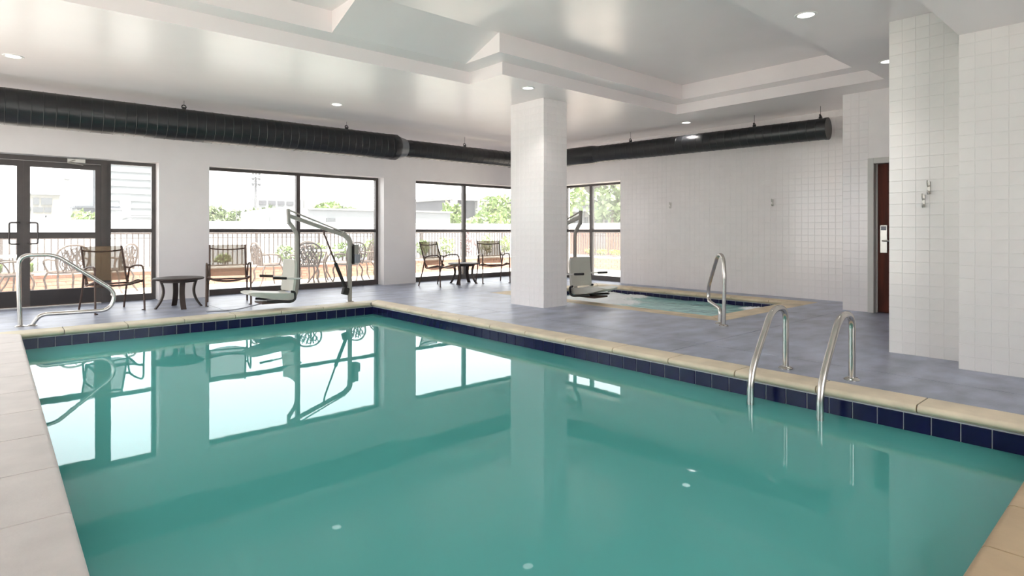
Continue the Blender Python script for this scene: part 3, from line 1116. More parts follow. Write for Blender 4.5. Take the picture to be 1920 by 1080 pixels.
def make_table():
    r = empty('side_table', 'x', 'table', group='round brown side tables')
    MB().lathe([(0.29, 0.405), (0.325, 0.412), (0.335, 0.425), (0.325, 0.438), (0.30, 0.442), (0.05, 0.443)], n=40).build('table_top', 'table_brown', r, smooth=True)
    MB().lathe([(0.20, 0.375), (0.235, 0.375), (0.235, 0.41), (0.20, 0.41)], n=32).build('apron', 'table_brown', r, smooth=True)
    for k in range(4):
        a = math.radians(-90 + 90 * k)
        pts = smooth_curve([Vector((0.235, 0, 0.405)), Vector((0.205, 0, 0.31)), Vector((0.20, 0, 0.21)), Vector((0.235, 0, 0.10)), Vector((0.30, 0, 0.0))], 4)
        m = MB()
        for p in pts:
            for dr, w in ((-0.013, -0.034), (0.013, -0.034), (0.013, 0.034), (-0.013, 0.034)):
                rr = p.x + dr
                m.v.append((rr * math.cos(a) - w * math.sin(a), rr * math.sin(a) + w * math.cos(a), p.z))
        for i in range(len(pts) - 1):
            for q in range(4):
                m.f.append((i * 4 + q, i * 4 + (q + 1) % 4, i * 4 + 4 + (q + 1) % 4, i * 4 + 4 + q))
        m.f.append((3, 2, 1, 0))
        b = 4 * (len(pts) - 1)
        m.f.append((b, b + 1, b + 2, b + 3))
        m.build('leg', 'table_brown', r)
    return r


tb = make_table()
place(tb, True, (2.06, 9.73, 0), 0, 'round brown side table in front of the white pier')
place(tb, False, (7.56, 10.16, 0), math.radians(30), 'round brown side table between two sling armchairs at the second window')


# ------------------------------------------------------------------ pool lifts


def make_lift(loc, rz, label, cable=None):
    r = empty('pool_lift', label, 'pool lift', loc, rz, group='wheelchair pool lifts')
    P = 'lift_paint'
    MB().tube([(0, 0, 0), (0, 0, 0.86), (0.0, 0, 0.90)], 0.034, 14).build('post', P, r, smooth=True)
    MB().lathe([(0.062, 0.0), (0.062, 0.012), (0.045, 0.02)], n=18).build('anchor_collar', 'stainless', r, smooth=True)
    MB().tube(fillet([(0, 0, 0.88), (0, 0, 0.98), (0.13, 0, 1.09)], 0.06), 0.042, 12).build('shoulder', P, r, smooth=True)
    MB().bar((0.08, 0, 1.045), (0.965, 0, 1.345), 0.05, 0.055).build('arm', P, r, bevel=0.008)
    MB().tube([(0.12, 0, 1.105), (0.97, 0, 1.43)], 0.011, 8).build('upper_link', P, r, smooth=True)
    MB().bar((0.962, 0, 1.22), (0.972, 0, 1.445), 0.05, 0.04, up=(1, 0, 0)).build('end_bracket', P, r, bevel=0.006)
    MB().tube(fillet([(0.962, 0, 1.25), (0.845, 0, 1.09), (0.84, 0, 0.26), (0.90, 0, 0.095), (1.08, 0, 0.095)], [0, 0.08, 0.10, 0.09, 0], 8), 0.030, 12).build('hanger', 'lift_paint', r, smooth=True)
    ac = MB().tube([(0.06, 0, 0.20), (0.24, 0, 0.62)], 0.027, 12).build('actuator', 'black_rubber', r, smooth=True)
    MB().tube([(0.235, 0, 0.61), (0.415, 0, 1.06), (0.43, 0, 1.14)], 0.014, 10).build('piston', 'brown_metal', ac, smooth=True)
    MB().obox((0.075, 0, 0.175), (0.045, 0, 0.012), (0, 0.045, 0), (-0.014, 0, 0.055)).build('motor', 'black_rubber', ac, bevel=0.012)
    MB().box(-0.055, -0.036, -0.05, 0.05, 0.60, 0.91).build('mount_plate', 'black_rubber', r)
    cb = MB().box(-0.145, -0.055, -0.075, 0.075, 0.61, 0.75).build('control_box', 'grey_plastic', r, bevel=0.01)
    MB().box(-0.125, -0.055, -0.05, 0.05, 0.755, 0.905).build('battery', P, cb, bevel=0.008)
    # backrest and seat: rounded moulded shells
    m = MB()
    n = 10
    prof = [(0.90, 0.24), (0.875, 0.45), (0.865, 0.62), (0.87, 0.70)]
    W = 0.235
    rows = smooth_curve([Vector((x, 0, z)) for x, z in prof], 4)
    for side in (0, 1):
        for i, p in enumerate(rows):
            tpr = W * (1.0 - 0.10 * (i / (len(rows) - 1)) ** 3)
            for k in range(n + 1):
                u = 2 * k / n - 1
                m.v.append((p.x + 0.03 + (0.035 if side == 0 else 0.0) + 0.035 * u * u, u * tpr, p.z))
    R = len(rows)
    st = R * (n + 1)
    for side in (0, 1):
        for i in range(R - 1):
            for k in range(n):
                a = side * st + i * (n + 1) + k
                q = (a, a + 1, a + n + 2, a + n + 1)
                m.f.append(q if side == 0 else q[::-1])
    for i in range(R - 1):
        for k in (0, n):
            a = i * (n + 1) + k
            m.f.append((a, a + n + 1, a + st + n + 1, a + st))
    for k in range(n):
        for i in (0, R - 1):
            a = i * (n + 1) + k
            m.f.append((a, a + 1, a + st + 1, a + st))
    m.build('backrest', 'lift_plastic', r)
    m = MB()
    prof = [(0.97, 0.135, 0.235), (1.05, 0.125, 0.225), (1.25, 0.15, 0.24), (1.42, 0.185, 0.26), (1.53, 0.215, 0.268), (1.585, 0.238, 0.258)]
    for x, zb, zt in prof:
        wv = 0.225 * (0.80 if x > 1.55 else (0.95 if x > 1.5 else 1.0))
        for k in range(9):
            u = 2 * k / 8 - 1
            m.v.append((x, u * wv, zt - 0.02 * (1 - u * u)))
        for k in range(8, -1, -1):
            u = 2 * k / 8 - 1
            m.v.append((x, u * wv * 0.93, zb))
    for i in range(len(prof) - 1):
        for k in range(18):
            k2 = (k + 1) % 18
            m.f.append((i * 18 + k, i * 18 + k2, i * 18 + 18 + k2, i * 18 + 18 + k))
    m.f.append(tuple(range(17, -1, -1)))
    b = 18 * (len(prof) - 1)
    m.f.append(tuple(range(b, b + 18)))
    seat = m.build('seat', 'lift_plastic', r, smooth=True)
    for s in (-1, 1):
        MB().tube(fillet([(1.02, s * 0.236, 0.25), (0.965, s * 0.238, 0.24), (0.955, s * 0.238, 0.135), (1.02, s * 0.238, 0.10), (1.36, s * 0.23, 0.135)], 0.05, 5), 0.017, 8).build('seat_trim', 'black_rubber', seat, smooth=True)
        ar = MB().tube(fillet([(0.87, s * 0.20, 0.43), (0.88, s * 0.265, 0.43), (1.28, s * 0.275, 0.46)], 0.04, 5), 0.012, 8).build('armrest', 'white_metal', r, smooth=True)
        MB().tube([(1.10, s * 0.2725, 0.4465), (1.285, s * 0.275, 0.4605)], 0.019, 10).build('grip', 'black_rubber', ar, smooth=True)
    MB().box(0.98, 1.40, -0.16, 0.16, 0.085, 0.115).build('seat_pan', 'brown_metal', r, bevel=0.01)
    if cable:
        MB().tube(smooth_curve(cable, 6), 0.008, 8).build('cable', 'grey_plastic', r, smooth=True)
    return r


make_lift((4.249, 8.71, 0), PI, 'wheelchair pool lift with empty seat swung over the deck, before the wide window',
          cable=[(1.30, 0, 0.09), (1.45, -0.03, 0.06), (1.62, -0.10, 0.02), (1.80, -0.14, 0.008), (2.02, -0.22, 0.008)])
make_lift((7.10, 7.36, 0), math.radians(-91), 'wheelchair lift with empty seat at the hot tub edge, partly behind the pillar')


# ------------------------------------------------------------------ robe hooks
def hook(nrm_x, y, z, label):
    r = empty('robe_hook', label, 'hook', (nrm_x, y, z), group='wall robe hooks')
    MB().box(-0.010, -TT, -0.012, 0.012, -0.055, 0.055).build('back_plate', 'satin_nickel', r, bevel=0.003)
    MB().tube(smooth_curve([(-0.008, 0, 0.02), (-0.04, 0, 0.015), (-0.055, 0, 0.045), (-0.05, 0, 0.062)], 5), 0.006, 8).build('hook_arm', 'satin_nickel', r, smooth=True)
    MB().tube(smooth_curve([(-0.008, 0, -0.03), (-0.035, 0, -0.055), (-0.05, 0, -0.04), (-0.05, 0, -0.02)], 5), 0.006, 8).build('hook_arm', 'satin_nickel', r, smooth=True)


hook(XB, 6.734, 1.628, 'small nickel robe hook on the tiled wall, nearer the window')
hook(XB, 4.696, 1.608, 'small nickel robe hook on the tiled wall under the duct end')
hook(6.23, 1.496, 1.50, 'nickel robe hook on the tiled wall end beside the wooden door, upper one of two')
hook(6.23, 1.535, 1.385, 'nickel robe hook on the tiled wall end beside the wooden door, lower one of two')

# ------------------------------------------------------------------ terrace outside
patio = empty('terrace_floor', 'pale concrete terrace outside the windows', 'terrace', kind='structure')
mb = MB()
mb.box(-12, 16.5, YO, 14.9, -0.3, -0.03)
mb.box(XE, 16.5, -6, YO, -0.3, -0.03)
mb.box(-12, XL - 0.2, -6, YO, -0.3, -0.03)  # unseen strip, added to bounce daylight in through the side window
mb.box(XL - 0.2, XE, -9, YN - 0.2, -0.3, -0.03)
mb.build('slab', 'patio_concrete', patio)
ground = MB().box(-120, 160, 15.2, 160, -3.2, -3.0).build('ground_outside', 'ground_asphalt')
tag(ground, 'grey ground beyond the terrace', 'ground', kind='structure')
g2 = MB().box(16.8, 160, -60, 15.2, -3.2, -3.0).build('ground_outside', 'ground_asphalt')
tag(g2, 'grey ground beyond the terrace end', 'ground', kind='structure')

# brick planters
BW, BH = 0.215, 0.068


def planter(name, label, axis, a, b, face, depth, vis, top=0.30):
    r = empty(name, label, 'planter')
    core = MB()
    if axis == 'x': core.box(a, b, face + 0.012, face + depth, -0.03, top)
    else: core.box(face + 0.012, face + depth, a, b, -0.03, top)
    core.build('mortar_core', 'brick_mortar', r)
    me = MB().box(-BW / 2 + 0.005, BW / 2 - 0.005, 0, 0.03, 0.004, BH - 0.004).mesh('brick', 'brick')
    mey = MB().box(0, 0.03, -BW / 2 + 0.005, BW / 2 - 0.005, 0.004, BH - 0.004).mesh('brick', 'brick')
    n = 0
    rest = MB()
    rows = int(round((top + 0.03) / BH))
    for c in range(rows):
        u = a + (BW / 2 if c % 2 else 0)
        while u < b:
            z = -0.03 + c * BH
            lo = (u, face, z) if axis == 'x' else (face, u, z)
            if vis[0] < u < vis[1] and n < 300:
                link('brick', me if axis == 'x' else mey, r, lo)
                n += 1
            else:
                if axis == 'x': rest.box(u - BW / 2 + 0.005, u + BW / 2 - 0.005, face, face + 0.03, z + 0.004, z + BH - 0.004)
                else: rest.box(face, face + 0.03, u - BW / 2 + 0.005, u + BW / 2 - 0.005, z + 0.004, z + BH - 0.004)
            u += BW
    if rest.v:
        rest.build('brick_field', 'brick', r)['kind'] = 'stuff'
    cap = MB()
    if axis == 'x':
        cap.box(a, b, face - 0.02, face + 0.10, top, top + 0.045)
        cap.box(a, b, face + depth - 0.1, face + depth + 0.02, top, top + 0.045)
    else:
        cap.box(face - 0.02, face + 0.10, a, b, top, top + 0.045)
        cap.box(face + depth - 0.1, face + depth + 0.02, a, b, top, top + 0.045)
    cap.build('cap', 'cap_stone', r, bevel=0.01)
    so = MB()
    if axis == 'x': so.box(a, b, face + 0.1, face + depth - 0.1, top, top + 0.05)
    else: so.box(face + 0.1, face + depth - 0.1, a, b, top, top + 0.05)
    so.build('soil', 'soil', r)
    return r


planter('brick_planter', 'long low brick planter at the edge of the terrace', 'x', -4.0, 13.8, 13.9, 0.75, (-0.2, 12.4))
planter('brick_planter', 'short brick planter seen through the narrow window by the hot tub', 'y', 8.0, 13.7, 13.8, 0.75, (10.4, 12.9))


def railing(name, label, p, q, z0, z1, step=0.105, post_step=1.55):
    r = empty(name, label, 'railing')
    p, q = Vector((*p, 0)), Vector((*q, 0))
    L = (q - p).length
    d = (q - p) / L
    MB().bar(p + Vector((0, 0, z1 - 0.02)), q + Vector((0, 0, z1 - 0.02)), 0.05, 0.04).build('top_rail', 'railing_metal', r)
    MB().bar(p + Vector((0, 0, z1 - 0.12)), q + Vector((0, 0, z1 - 0.12)), 0.025, 0.02).build('upper_rail', 'railing_metal', r)
    MB().bar(p + Vector((0, 0, z0 + 0.06)), q + Vector((0, 0, z0 + 0.06)), 0.035, 0.035).build('bottom_rail', 'railing_metal', r)
    bal = MB().box(-0.012, 0.012, -0.012, 0.012, z0 + 0.06, z1 - 0.04).mesh('baluster', 'railing_metal')
    pst = MB().box(-0.025, 0.025, -0.025, 0.025, z0, z1 - 0.04).mesh('post', 'railing_metal')
    k = 0
    n = int(L / step)
    for i in range(n + 1):
        link('baluster', bal, r, p + d * (i * step))
    for i in range(int(L / post_step) + 1):
        link('post', pst, r, p + d * (i * post_step + 0.04))
    return r


railing('terrace_railing', 'long metal picket railing behind the brick planter', (-3.0, 14.75), (14.7, 14.75), -0.03, 1.085)
railing('terrace_railing', 'metal picket railing at the end of the terrace, seen through the narrow window', (14.70, 8.0), (14.70, 14.7), -0.03, 1.085)

# leaves


def leaf_cloud(mb, c, rad, n, size, low=None, rnd=random):
    c = Vector(c)
    for _ in range(n):
        while True:
            v = Vector((rnd.uniform(-1, 1), rnd.uniform(-1, 1), rnd.uniform(-1, 1)))
            if 0.05 < v.length <= 1: break
        v = v.normalized() * (v.length ** 0.45)
        p = c + Vector((v.x * rad[0], v.y * rad[1], v.z * rad[2]))
        if low is not None: p.z = max(p.z, low)
        a = Vector((rnd.uniform(-1, 1), rnd.uniform(-1, 1), rnd.uniform(-0.6, 1))).normalized()
        b = a.orthogonal().normalized()
        b = Matrix.Rotation(rnd.uniform(0, 6.28), 3, a) @ b
        s = size * rnd.uniform(0.6, 1.3)
        t = a.cross(b)
        mb.quad(p - b * s, p + t * s * 0.45, p + b * s, p - t * s * 0.45)


def shrub(x, y, z, w, h, label, material='leaf_green', n=220, size=0.05):
    r = empty('shrub', label, 'shrub', (x, y, z), group='shrubs in the brick planters')
    m = MB()
    for _ in range(4):
        leaf_cloud(m, (random.uniform(-w, w) * 0.45, random.uniform(-0.04, 0.04), h * random.uniform(0.4, 0.65)), (w * 0.55, 0.12, h * 0.42), n // 4, size, low=0.085)
    m.build('foliage', material, r)
    st = MB()
    for k in range(4):
        st.tube([(0, 0, 0), (random.uniform(-w, w) * 0.4, random.uniform(-0.1, 0.1), h * 0.6)], [0.01, 0.004], 5)
    st.build('stem', 'bark', r)
    return r


def grass_tuft(x, y, z, w, h, label, material='leaf_light', n=60):
    r = empty('grass_tuft', label, 'plant', (x, y, z), group='grasses in the brick planters')
    m = MB()
    for _ in range(n):
        a = random.uniform(0, 6.28)
        l = h * random.uniform(0.6, 1.1)
        o = random.uniform(0.2, 1.0) * w
        d = Vector((math.cos(a), math.sin(a) * 0.5, 0))
        p0 = d * 0.03
        p1 = d * o * 0.5 + Vector((0, 0, l * 0.75))
        p2 = d * o + Vector((0, 0, l * random.uniform(0.5, 1.0)))
        s = Vector((-d.y, d.x, 0)).normalized() * 0.010 if d.length else Vector((0.01, 0, 0))
        m.quad(p0 - s, p0 + s, p1 + s * 0.8, p1 - s * 0.8)
        m.quad(p1 - s * 0.8, p1 + s * 0.8, p2)
    m.build('blades', material, r)
    return r


PT = 0.357
for x, w, h, lb, mt_ in ((3.95, 0.26, 0.26, 'small pale green plant in the planter behind the sling chair at the side table', 'leaf_light'),
                         (5.35, 0.35, 0.42, 'low green shrub in the planter behind the outdoor table', 'leaf_green'),
                         (6.05, 0.40, 0.50, 'bright green shrub in the planter right of the outdoor table', 'leaf_light'),
                         (6.78, 0.34, 0.48, 'loose green shrub in the planter behind the lift post', 'leaf_green'),
                         (7.55, 0.38, 0.55, 'green shrub at the edge of the wide window', 'leaf_light'),
                         (9.22, 0.32, 0.48, 'low green shrub behind the sideways sling chair', 'leaf_green'),
                         (9.98, 0.38, 0.62, 'tall green shrub behind the side table at the second window', 'leaf_light'),
                         (10.75, 0.36, 0.70, 'brownish purple shrub in the planter by the window mullion', 'leaf_purple'),
                         (11.5, 0.36, 0.66, 'leafy green shrub left of the tiled pillar', 'leaf_green'),
                         (12.22, 0.34, 0.60, 'pale green shrub nearest the tiled pillar', 'leaf_light')):
    shrub(x, 14.28, PT, w, h, lb, mt_)
for x, w, h, lb in ((1.62, 0.22, 0.26, 'bright green grass tuft behind the sling chair at the doors'),
                    (0.55, 0.22, 0.22, 'green grass tuft behind the ornate chairs at the doors'),
                    (0.10, 0.22, 0.24, 'green grass tuft at the left edge of the glass doors'),
                    (8.55, 0.25, 0.40, 'fine grass tuft at the left edge of the second window')):
    grass_tuft(x, 14.2, PT, w, h, lb)
for k, (y, lb) in enumerate(((10.5, 'yellow flowering plant at the right edge of the narrow window'), (10.95, 'yellow flowering plant right of the narrow window mullion'), (11.4, 'yellow flowering plant behind the narrow window mullion'), (11.9, 'yellow flowering plant left of the narrow window mullion'), (12.4, 'yellow flowering plant at the left of the narrow window'))):
    r = empty('flowering_plant', lb, 'plant', (14.18, y, PT), group='yellow flowers in the short planter')
    m = MB()
    leaf_cloud(m, (0, 0, 0.11), (0.13, 0.19, 0.08), 130, 0.03, low=0.05)
    m.build('foliage', 'leaf_light', r)
    m = MB()
    leaf_cloud(m, (-0.02, 0, 0.15), (0.13, 0.19, 0.05), 90, 0.026, low=0.06)
    m.build('blossoms', 'flower_yellow', r)


# ornate cast metal furniture
def make_bistro_chair():
    r = empty('ornate_chair', 'x', 'chair', group='ornate cast metal chairs on the terrace')
    b = 'cast_bronze'
    outl = smooth_curve([(-0.20, 0.20, 0.43), (-0.25, 0.23, 0.60), (-0.24, 0.26, 0.78), (-0.13, 0.28, 0.88), (0, 0.285, 0.90), (0.13, 0.28, 0.88), (0.24, 0.26, 0.78), (0.25, 0.23, 0.60), (0.20, 0.20, 0.43)], 5)
    fr_ = MB().tube(outl, 0.019, 8).build('back_frame', b, r, smooth=True)

    def bp_(u, v):
        return (u, 0.20 + 0.085 * v, 0.45 + 0.43 * v)
    lt = MB()
    for k in range(-3, 4):
        c = k * 0.06
        lt.tube(smooth_curve([bp_(c * 0.75 + 0.05 * math.sin(t * 6 + k), t) for t in (0, 0.2, 0.4, 0.6, 0.8, 0.97 - 0.04 * abs(k))], 4), 0.011, 5)
        lt.tube(smooth_curve([bp_(c * 0.75 - 0.06 * math.sin(t * 5 + k), t) for t in (0.02, 0.25, 0.45, 0.65, 0.85)], 4), 0.010, 5)
    for u, v, rr in ((-0.11, 0.3, 0.05), (0.11, 0.3, 0.05), (0, 0.55, 0.06), (-0.12, 0.68, 0.05), (0.12, 0.68, 0.05), (0, 0.82, 0.04)):
        lt.tube([bp_(u + rr * math.cos(a), v + rr * 2.1 * math.sin(a)) for a in [i * PI / 6 for i in range(12)]], 0.011, 5, closed=True)
    lt.build('back_lattice', b, r, smooth=True)
    rim = [(0.235 * math.cos(a), -0.03 + 0.235 * math.sin(a), 0.43) for a in [i * PI / 12 for i in range(24)]]
    MB().tube(rim, 0.019, 8, closed=True).build('seat_rim', b, r, smooth=True)
    sl_ = MB()
    for k in range(-4, 5):
        w = math.sqrt(max(0, 0.235 ** 2 - (k * 0.05) ** 2))
        sl_.bar((k * 0.05, -0.03 - w, 0.43), (k * 0.05, -0.03 + w, 0.43), 0.016, 0.008)
        sl_.bar((-w, -0.03 + k * 0.05, 0.43), (w, -0.03 + k * 0.05, 0.43), 0.016, 0.008)
    sl_.build('seat_lattice', b, r)
    for sx in (-1, 1):
        MB().tube(smooth_curve([(sx * 0.19, -0.20, 0.42), (sx * 0.225, -0.235, 0.30), (sx * 0.205, -0.215, 0.15), (sx * 0.24, -0.26, 0.0)], 4), 0.017, 6).build('leg', b, r, smooth=True)
        MB().tube(smooth_curve([(sx * 0.18, 0.14, 0.42), (sx * 0.215, 0.20, 0.30), (sx * 0.20, 0.19, 0.15), (sx * 0.235, 0.27, 0.0)], 4), 0.017, 6).build('leg', b, r, smooth=True)
        MB().tube(smooth_curve([(sx * 0.245, 0.23, 0.64), (sx * 0.285, 0.06, 0.66), (sx * 0.28, -0.12, 0.63), (sx * 0.25, -0.17, 0.55), (sx * 0.20, -0.15, 0.43)], 4), 0.017, 6).build('arm', b, r, smooth=True)
    return r


bc = make_bistro_chair()
spots = [((0.98, 12.95), 200, 'ornate bronze lattice chair behind the top of the long handrail'),
         ((0.25, 12.55), 100, 'ornate bronze lattice chair partly hidden by the door stile'),
         ((-0.35, 12.95), 150, 'ornate bronze lattice chair at the left edge of the view'),
         ((1.75, 13.25), 230, 'ornate bronze lattice chair behind the sling chair at the doors'),
         ((4.40, 12.85), 95, 'ornate bronze lattice chair seen from the side behind the lift seat armrests'),
         ((4.90, 12.05), 170, 'ornate bronze lattice chair with its back just above the lift backrest'),
         ((5.85, 12.05), 195, 'ornate bronze lattice chair right of the window mullion under the lift arm'),
         ((6.55, 12.75), 265, 'ornate bronze lattice chair behind the lift post'),
         ((5.60, 13.35), 5, 'ornate bronze lattice chair on the far side of the outdoor table')]
for i, (p, a, lb) in enumerate(spots):
    place(bc, i == 0, (p[0], p[1], -0.03), math.radians(a), lb)


def bistro_table(x, y, label):
    r = empty('terrace_table', label, 'table', (x, y, -0.03), group='round tables on the terrace')
    MB().lathe([(0.44, 0.70), (0.47, 0.705), (0.47, 0.725), (0.44, 0.73)], n=36).build('table_top', 'cap_stone', r, smooth=True)
    for k in range(3):
        a = k * 2.094 + 0.4
        MB().tube(smooth_curve([(0.30 * math.cos(a), 0.30 * math.sin(a), 0.70), (0.10 * math.cos(a), 0.10 * math.sin(a), 0.45), (0.14 * math.cos(a), 0.14 * math.sin(a), 0.25), (0.32 * math.cos(a), 0.32 * math.sin(a), 0.0)], 5), 0.015, 6).build('leg', 'cast_bronze', r, smooth=True)


bistro_table(5.52, 12.65, 'round pale-topped table among ornate chairs behind the lift arm')
bistro_table(0.30, 13.20, 'round table among ornate chairs outside the glass doors')

# ------------------------------------------------------------------ beyond the terrace
pp = MB()
pp.box(-25, 34, 22.0, 22.5, -3.0, 1.40)
pp.box(-25.2, 34.2, 21.95, 22.55, 1.40, 1.46)
o = pp.build('white_parapet_wall', 'parapet_white')
tag(o, 'long low white wall beyond the terrace railing', 'wall')


def building(name, label, boxes, wins, roof=None):
    r = empty(name, label, 'building')
    for nm, mt_, b in boxes: MB().box(*b).build(nm, mt_, r)
    for nm, mt_, b in wins: MB().box(*b).build(nm, mt_, r)
    return r


# white low building with gable end
wb = empty('white_building', 'low white building with small windows behind the parapet', 'building')
m = MB()
m.v = [(13.2, 40, -3), (16.6, 40, -3), (16.6, 40, 2.66), (15.0, 40, 2.75), (13.2, 40, 2.42), (13.2, 44, -3), (16.6, 44, -3), (16.6, 44, 2.66), (15.0, 44, 2.75), (13.2, 44, 2.42)]
m.f = [(0, 1, 2, 3, 4), (9, 8, 7, 6, 5), (0, 5, 6, 1), (1, 6, 7, 2), (2, 7, 8, 3), (3, 8, 9, 4), (4, 9, 5, 0)]
m.build('gable_wing', 'building_white', wb)
MB().box(16.6, 28.4, 40, 46, -3, 2.60).build('main_wing', 'building_white', wb)
MB().box(16.4, 28.6, 39.85, 46.1, 2.60, 2.72).build('roof_edge', 'garage_concrete', wb)
for x0, x1, z0, z1, mt_ in ((13.82, 14.35, 1.62, 2.10, 'building_grey'), (16.75, 17.05, 1.5, 2.0, 'building_grey'), (17.74, 18.40, 1.60, 2.02, 'window_dark'), (15.9, 16.1, 1.5, 2.1, 'building_grey')):
    w_ = MB().box(x0, x1, 39.93, 40.02, z0, z1).build('window', mt_, wb)
    MB().box(x0 - 0.05, x1 + 0.05, 39.90, 39.97, z0 - 0.06, z0).build('sill', 'building_white', w_)

fb = empty('far_pale_building', 'pale far building with a row of grey openings above the white building', 'building')
MB().box(22.6, 33.0, 70, 76, -3, 4.85).build('wall', 'building_white', fb)
for k in range(4):
    MB().box(23.0 + k * 1.05, 23.8 + k * 1.05, 69.9, 70.05, 4.15, 4.62).build('opening', 'garage_shade', fb)
MB().box(28.2, 29.2, 69.85, 70.05, 3.5, 5.1).build('wall_panel', 'building_beige', fb)
MB().box(29.4, 30.6, 69.85, 70.05, 3.5, 5.1).build('wall_panel', 'building_beige', fb)
MB().box(29.2, 29.4, 69.82, 70.05, 3.5, 5.1).build('wall_panel', 'building_grey', fb)

gb = empty('grey_building', 'tall grey building with thin horizontal bands outside the glass doors', 'building')
MB().box(6.4, 13.5, 60, 70, -3, 7.6).build('wall', 'building_grey', gb)
for k in range(11):
    MB().box(6.38, 13.52, 59.95, 60.02, 0.6 + k * 0.62, 0.72 + k * 0.62).build('band', 'building_white', gb)
for k in range(5):
    MB().box(6.35, 6.5, 59.9 + 0.0, 60.1, 0.0, 7.6).build('corner_strip', 'building_dark', gb) if k == 0 else None
MB().box(8.2, 9.0, 59.9, 60.02, 2.2, 4.0).build('stair_window', 'garage_concrete', gb)

db = empty('dark_shed', 'dark grey flat shed left of the door post', 'building')
MB().box(3.95, 6.1, 45, 48, -3, 2.55).build('wall', 'building_dark', db)
MB().box(3.85, 6.2, 44.9, 48.1, 2.55, 2.68).build('roof_edge', 'building_dark', db)
wx = empty('white_box_building', 'small white flat-roofed building beside the dark shed', 'building')
MB().box(4.75, 5.6, 40, 42, -3, 2.32).build('wall', 'building_white', wx)
MB().box(4.7, 5.65, 39.95, 42.05, 2.32, 2.40).build('roof_edge', 'building_white', wx)
wy = empty('white_box_building', 'low white box building with two tiny dark vents', 'building')
MB().box(5.75, 7.6, 38, 40, -3, 1.86).build('wall', 'building_white', wy)
MB().box(6.50, 6.58, 37.96, 38.02, 1.60, 1.66).build('vent', 'window_dark', wy)
MB().box(6.66, 6.74, 37.96, 38.02, 1.60, 1.66).build('vent', 'window_dark', wy)
MB().box(5.7, 7.65, 37.95, 40.05, 1.86, 1.93).build('roof_edge', 'building_white', wy)

bb = empty('beige_building', 'beige building with dark windows behind the door stile', 'building')
MB().box(1.75, 4.15, 60, 66, -3, 4.0).build('wall', 'building_beige', bb)
MB().box(1.65, 4.25, 59.9, 66.1, 4.0, 4.12).build('roof_edge', 'building_white', bb)
for x0, x1, z0, z1 in ((2.45, 2.85, 3.2, 3.75), (2.95, 3.65, 3.2, 3.75), (2.0, 2.35, 2.7, 3.0), (2.45, 3.1, 2.6, 3.0), (3.15, 3.6, 2.6, 3.0)):
    MB().box(x0, x1, 59.93, 60.05, z0, z1).build('window', 'window_dark', bb)
tw = empty('white_truss', 'white steel cross-braced frame in front of the beige building', 'structure')
for a, b in (((2.0, 55, 2.25), (3.9, 55, 2.25)), ((2.0, 55, 1.0), (2.0, 55, 2.25)), ((3.0, 55, 1.0), (3.0, 55, 2.25)), ((3.9, 55, 1.0), (3.9, 55, 2.25)), ((2.0, 55, 2.2), (3.0, 55, 1.2)), ((3.0, 55, 2.2), (2.0, 55, 1.2)), ((2.0, 55, -3), (2.0, 55, 1.0)), ((3.9, 55, -3), (3.9, 55, 1.0))):
    MB().bar(a, b, 0.12, 0.10).build('truss_bar', 'building_white', tw)
to = empty('pale_tower', 'slim pale grey tower outside the glass doors', 'tower')
MB().box(4.28, 4.62, 58, 58.6, -3, 5.2).build('shaft', 'garage_concrete', to)
MB().box(4.22, 4.68, 57.95, 58.65, 5.2, 5.35).build('cap', 'building_white', to)

# light mast and flagpole
lm = empty('floodlight_mast', 'tall stadium floodlight mast above the trees', 'light mast')
MB().tube([(19.4, 60, -3), (19.4, 60, 6.4)], [0.16, 0.10], 10).build('mast', 'pole_grey', lm, smooth=True)
for i in range(3):
    MB().box(18.95, 19.85, 59.9, 60.05, 5.35 + i * 0.55, 5.42 + i * 0.55).build('crossbar', 'pole_grey', lm)
    for k in range(3):
        MB().lathe([(0.10, -0.10), (0.16, 0.14)], (19.1 + k * 0.3, 59.85, 5.6 + i * 0.55), 10).build('lamp_head', 'pole_grey', lm, smooth=True)
fp = MB().tube([(14.67, 50, -3), (14.67, 50, 4.5)], [0.05, 0.03], 8).build('flagpole', 'pole_grey')
tag(fp, 'thin bare pole between the trees in the wide window', 'pole')


# parking garage
pg = empty('parking_garage', 'open grey parking garage with white slabs seen in the second window', 'building')
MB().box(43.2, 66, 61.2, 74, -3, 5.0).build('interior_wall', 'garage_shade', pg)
for z in (-1.0, 2.30, 5.0):
    MB().box(42.9, 66, 60, 74, z, z + 0.38).build('floor_slab', 'garage_concrete', pg)
MB().box(42.9, 66, 60, 60.25, 5.38, 5.85).build('roof_parapet', 'garage_concrete', pg)
for x in (43.0, 46.9, 50.8, 54.7):
    MB().box(x, x + 0.7, 60, 60.6, -3, 5.0).build('column', 'garage_concrete', pg)


def tree(x, y, z0, crown_z, rad, label, material='leaf_far', n=900, size=0.32, group='trees beyond the terrace'):
    r = empty('tree', label, 'tree', (x, y, z0), group=group)
    m = MB()
    cz = crown_z - z0
    for _ in range(7):
        off = (random.uniform(-0.55, 0.55) * rad[0], random.uniform(-0.5, 0.5) * rad[1], cz + random.uniform(-0.45, 0.5) * rad[2])
        leaf_cloud(m, off, (rad[0] * 0.55, rad[1] * 0.55, rad[2] * 0.55), n // 7, size)
    m.build('crown', material, r)
    MB().tube([(0, 0, 0), (0.05, 0, cz * 0.6), (0, 0, cz)], [0.22, 0.16, 0.08], 8).build('trunk', 'bark', r, smooth=True)
    return r


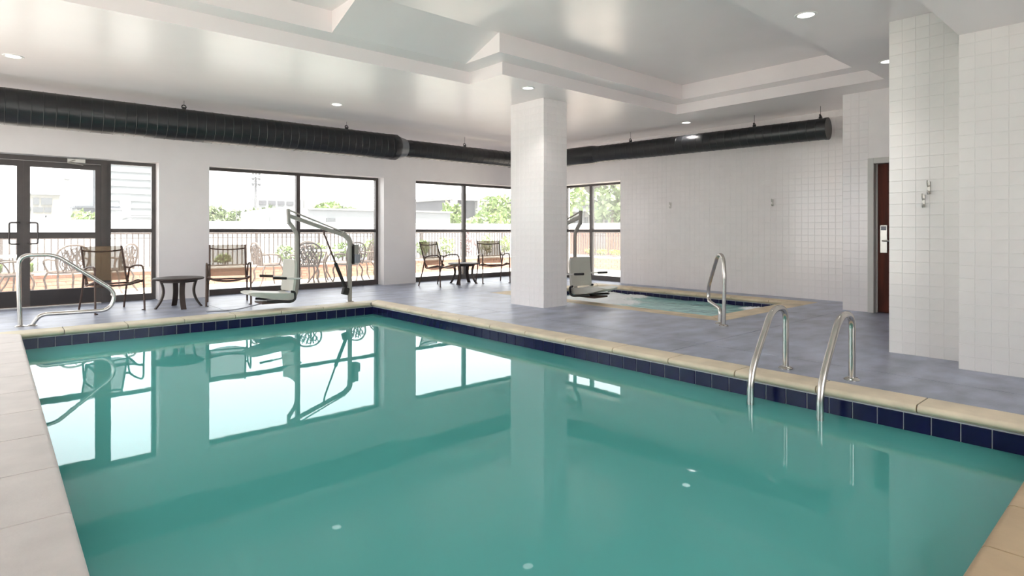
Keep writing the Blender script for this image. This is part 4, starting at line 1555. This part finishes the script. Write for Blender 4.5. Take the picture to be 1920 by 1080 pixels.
for a in ((13.9, 54, 1.9, (1.5, 1.0, 1.5), 'round green tree at the left edge of the wide window'),
          (16.4, 58.5, 1.7, (1.4, 1.0, 1.3), 'low green tree behind the thin bare pole'),
          (18.0, 55, 2.4, (1.7, 1.0, 1.6), 'dense green tree left of the low white building'),
          (16.3, 50.5, 1.3, (1.5, 0.8, 0.9), 'small green tree in front of the dense one')):
    tree(a[0], a[1], -3, a[2], a[3], a[4])
tree(27.4, 62, -3, 3.5, (1.6, 1.2, 0.9), 'green tree top above the roof of the low white building', 'leaf_light')
tree(32.0, 66, -3, 3.4, (1.7, 1.2, 0.8), 'smaller green tree top above the white roof, nearer the pier', 'leaf_far')
tree(36.5, 45, -3, 1.6, (2.2, 1.6, 1.5), 'pale green tree in front of the parking garage', 'leaf_light')
tree(41.5, 50, -3, 2.9, (2.4, 1.6, 2.3), 'tall pale green tree beside the tiled pillar', 'leaf_light')
tree(30.1, 42, -3, 2.3, (0.7, 0.7, 1.3), 'slim green tree between white building and garage', 'leaf_light')
tree(4.3, 43.3, -3, 1.75, (1.0, 0.5, 0.55), 'low bright green bush below the dark shed', 'leaf_light', 600, 0.2)
tree(35, 28.4, -3, 2.9, (2.0, 1.7, 2.2), 'green tree at the right of the narrow window', 'leaf_far')
tree(35, 33.2, -3, 2.9, (2.0, 1.3, 2.0), 'green tree at the left of the narrow window', 'leaf_light')

# what stands beyond the narrow window
fn = empty('wooden_fence', 'reddish wooden board fence left of the narrow window mullion', 'fence')
for k in range(9):
    MB().box(18, 18.04, 15.75 + k * 0.145, 15.75 + k * 0.145 + 0.13, -3, 1.08).build('board', 'wood_red', fn)
fn2 = empty('wooden_fence', 'reddish wooden board fence at the right of the narrow window', 'fence')
for k in range(14):
    MB().box(18, 18.04, 12.9 + k * 0.145, 12.9 + k * 0.145 + 0.13, -3, 1.08).build('board', 'wood_red', fn2)
cw = MB().box(21.9, 22.3, 10.5, 24, -3, 1.5).build('concrete_wall', 'cap_stone')
tag(cw, 'beige concrete wall behind the wooden fence', 'wall')
cl_ = MB().box(19.0, 19.3, 12, 20, -3, 1.05).build('concrete_wall', 'garage_concrete')
tag(cl_, 'low grey concrete wall between the two wooden fences', 'wall')
nb = empty('apartment_building', 'pale apartment building with balconies seen through the narrow window', 'building')
MB().box(42, 48, 30, 46, -3, 11).build('wall', 'building_beige', nb)
for fl in range(4):
    z = 0.6 + fl * 2.3
    MB().box(40.6, 42, 33.2, 39.5, z, z + 0.28).build('balcony_slab', 'building_white', nb)
    for y in (33.2, 36.4, 39.3):
        MB().box(40.6, 40.9, y, y + 0.25, z, z + 2.3).build('balcony_post', 'building_white', nb)
    for y in (33.9, 35.2, 37.0, 38.2):
        w_ = MB().box(41.9, 42.05, y, y + 0.95, z + 0.5, z + 1.8).build('window', 'window_dark', nb)
        MB().box(41.86, 41.95, y - 0.06, y + 1.01, z + 0.42, z + 0.5).build('sill', 'building_white', w_)
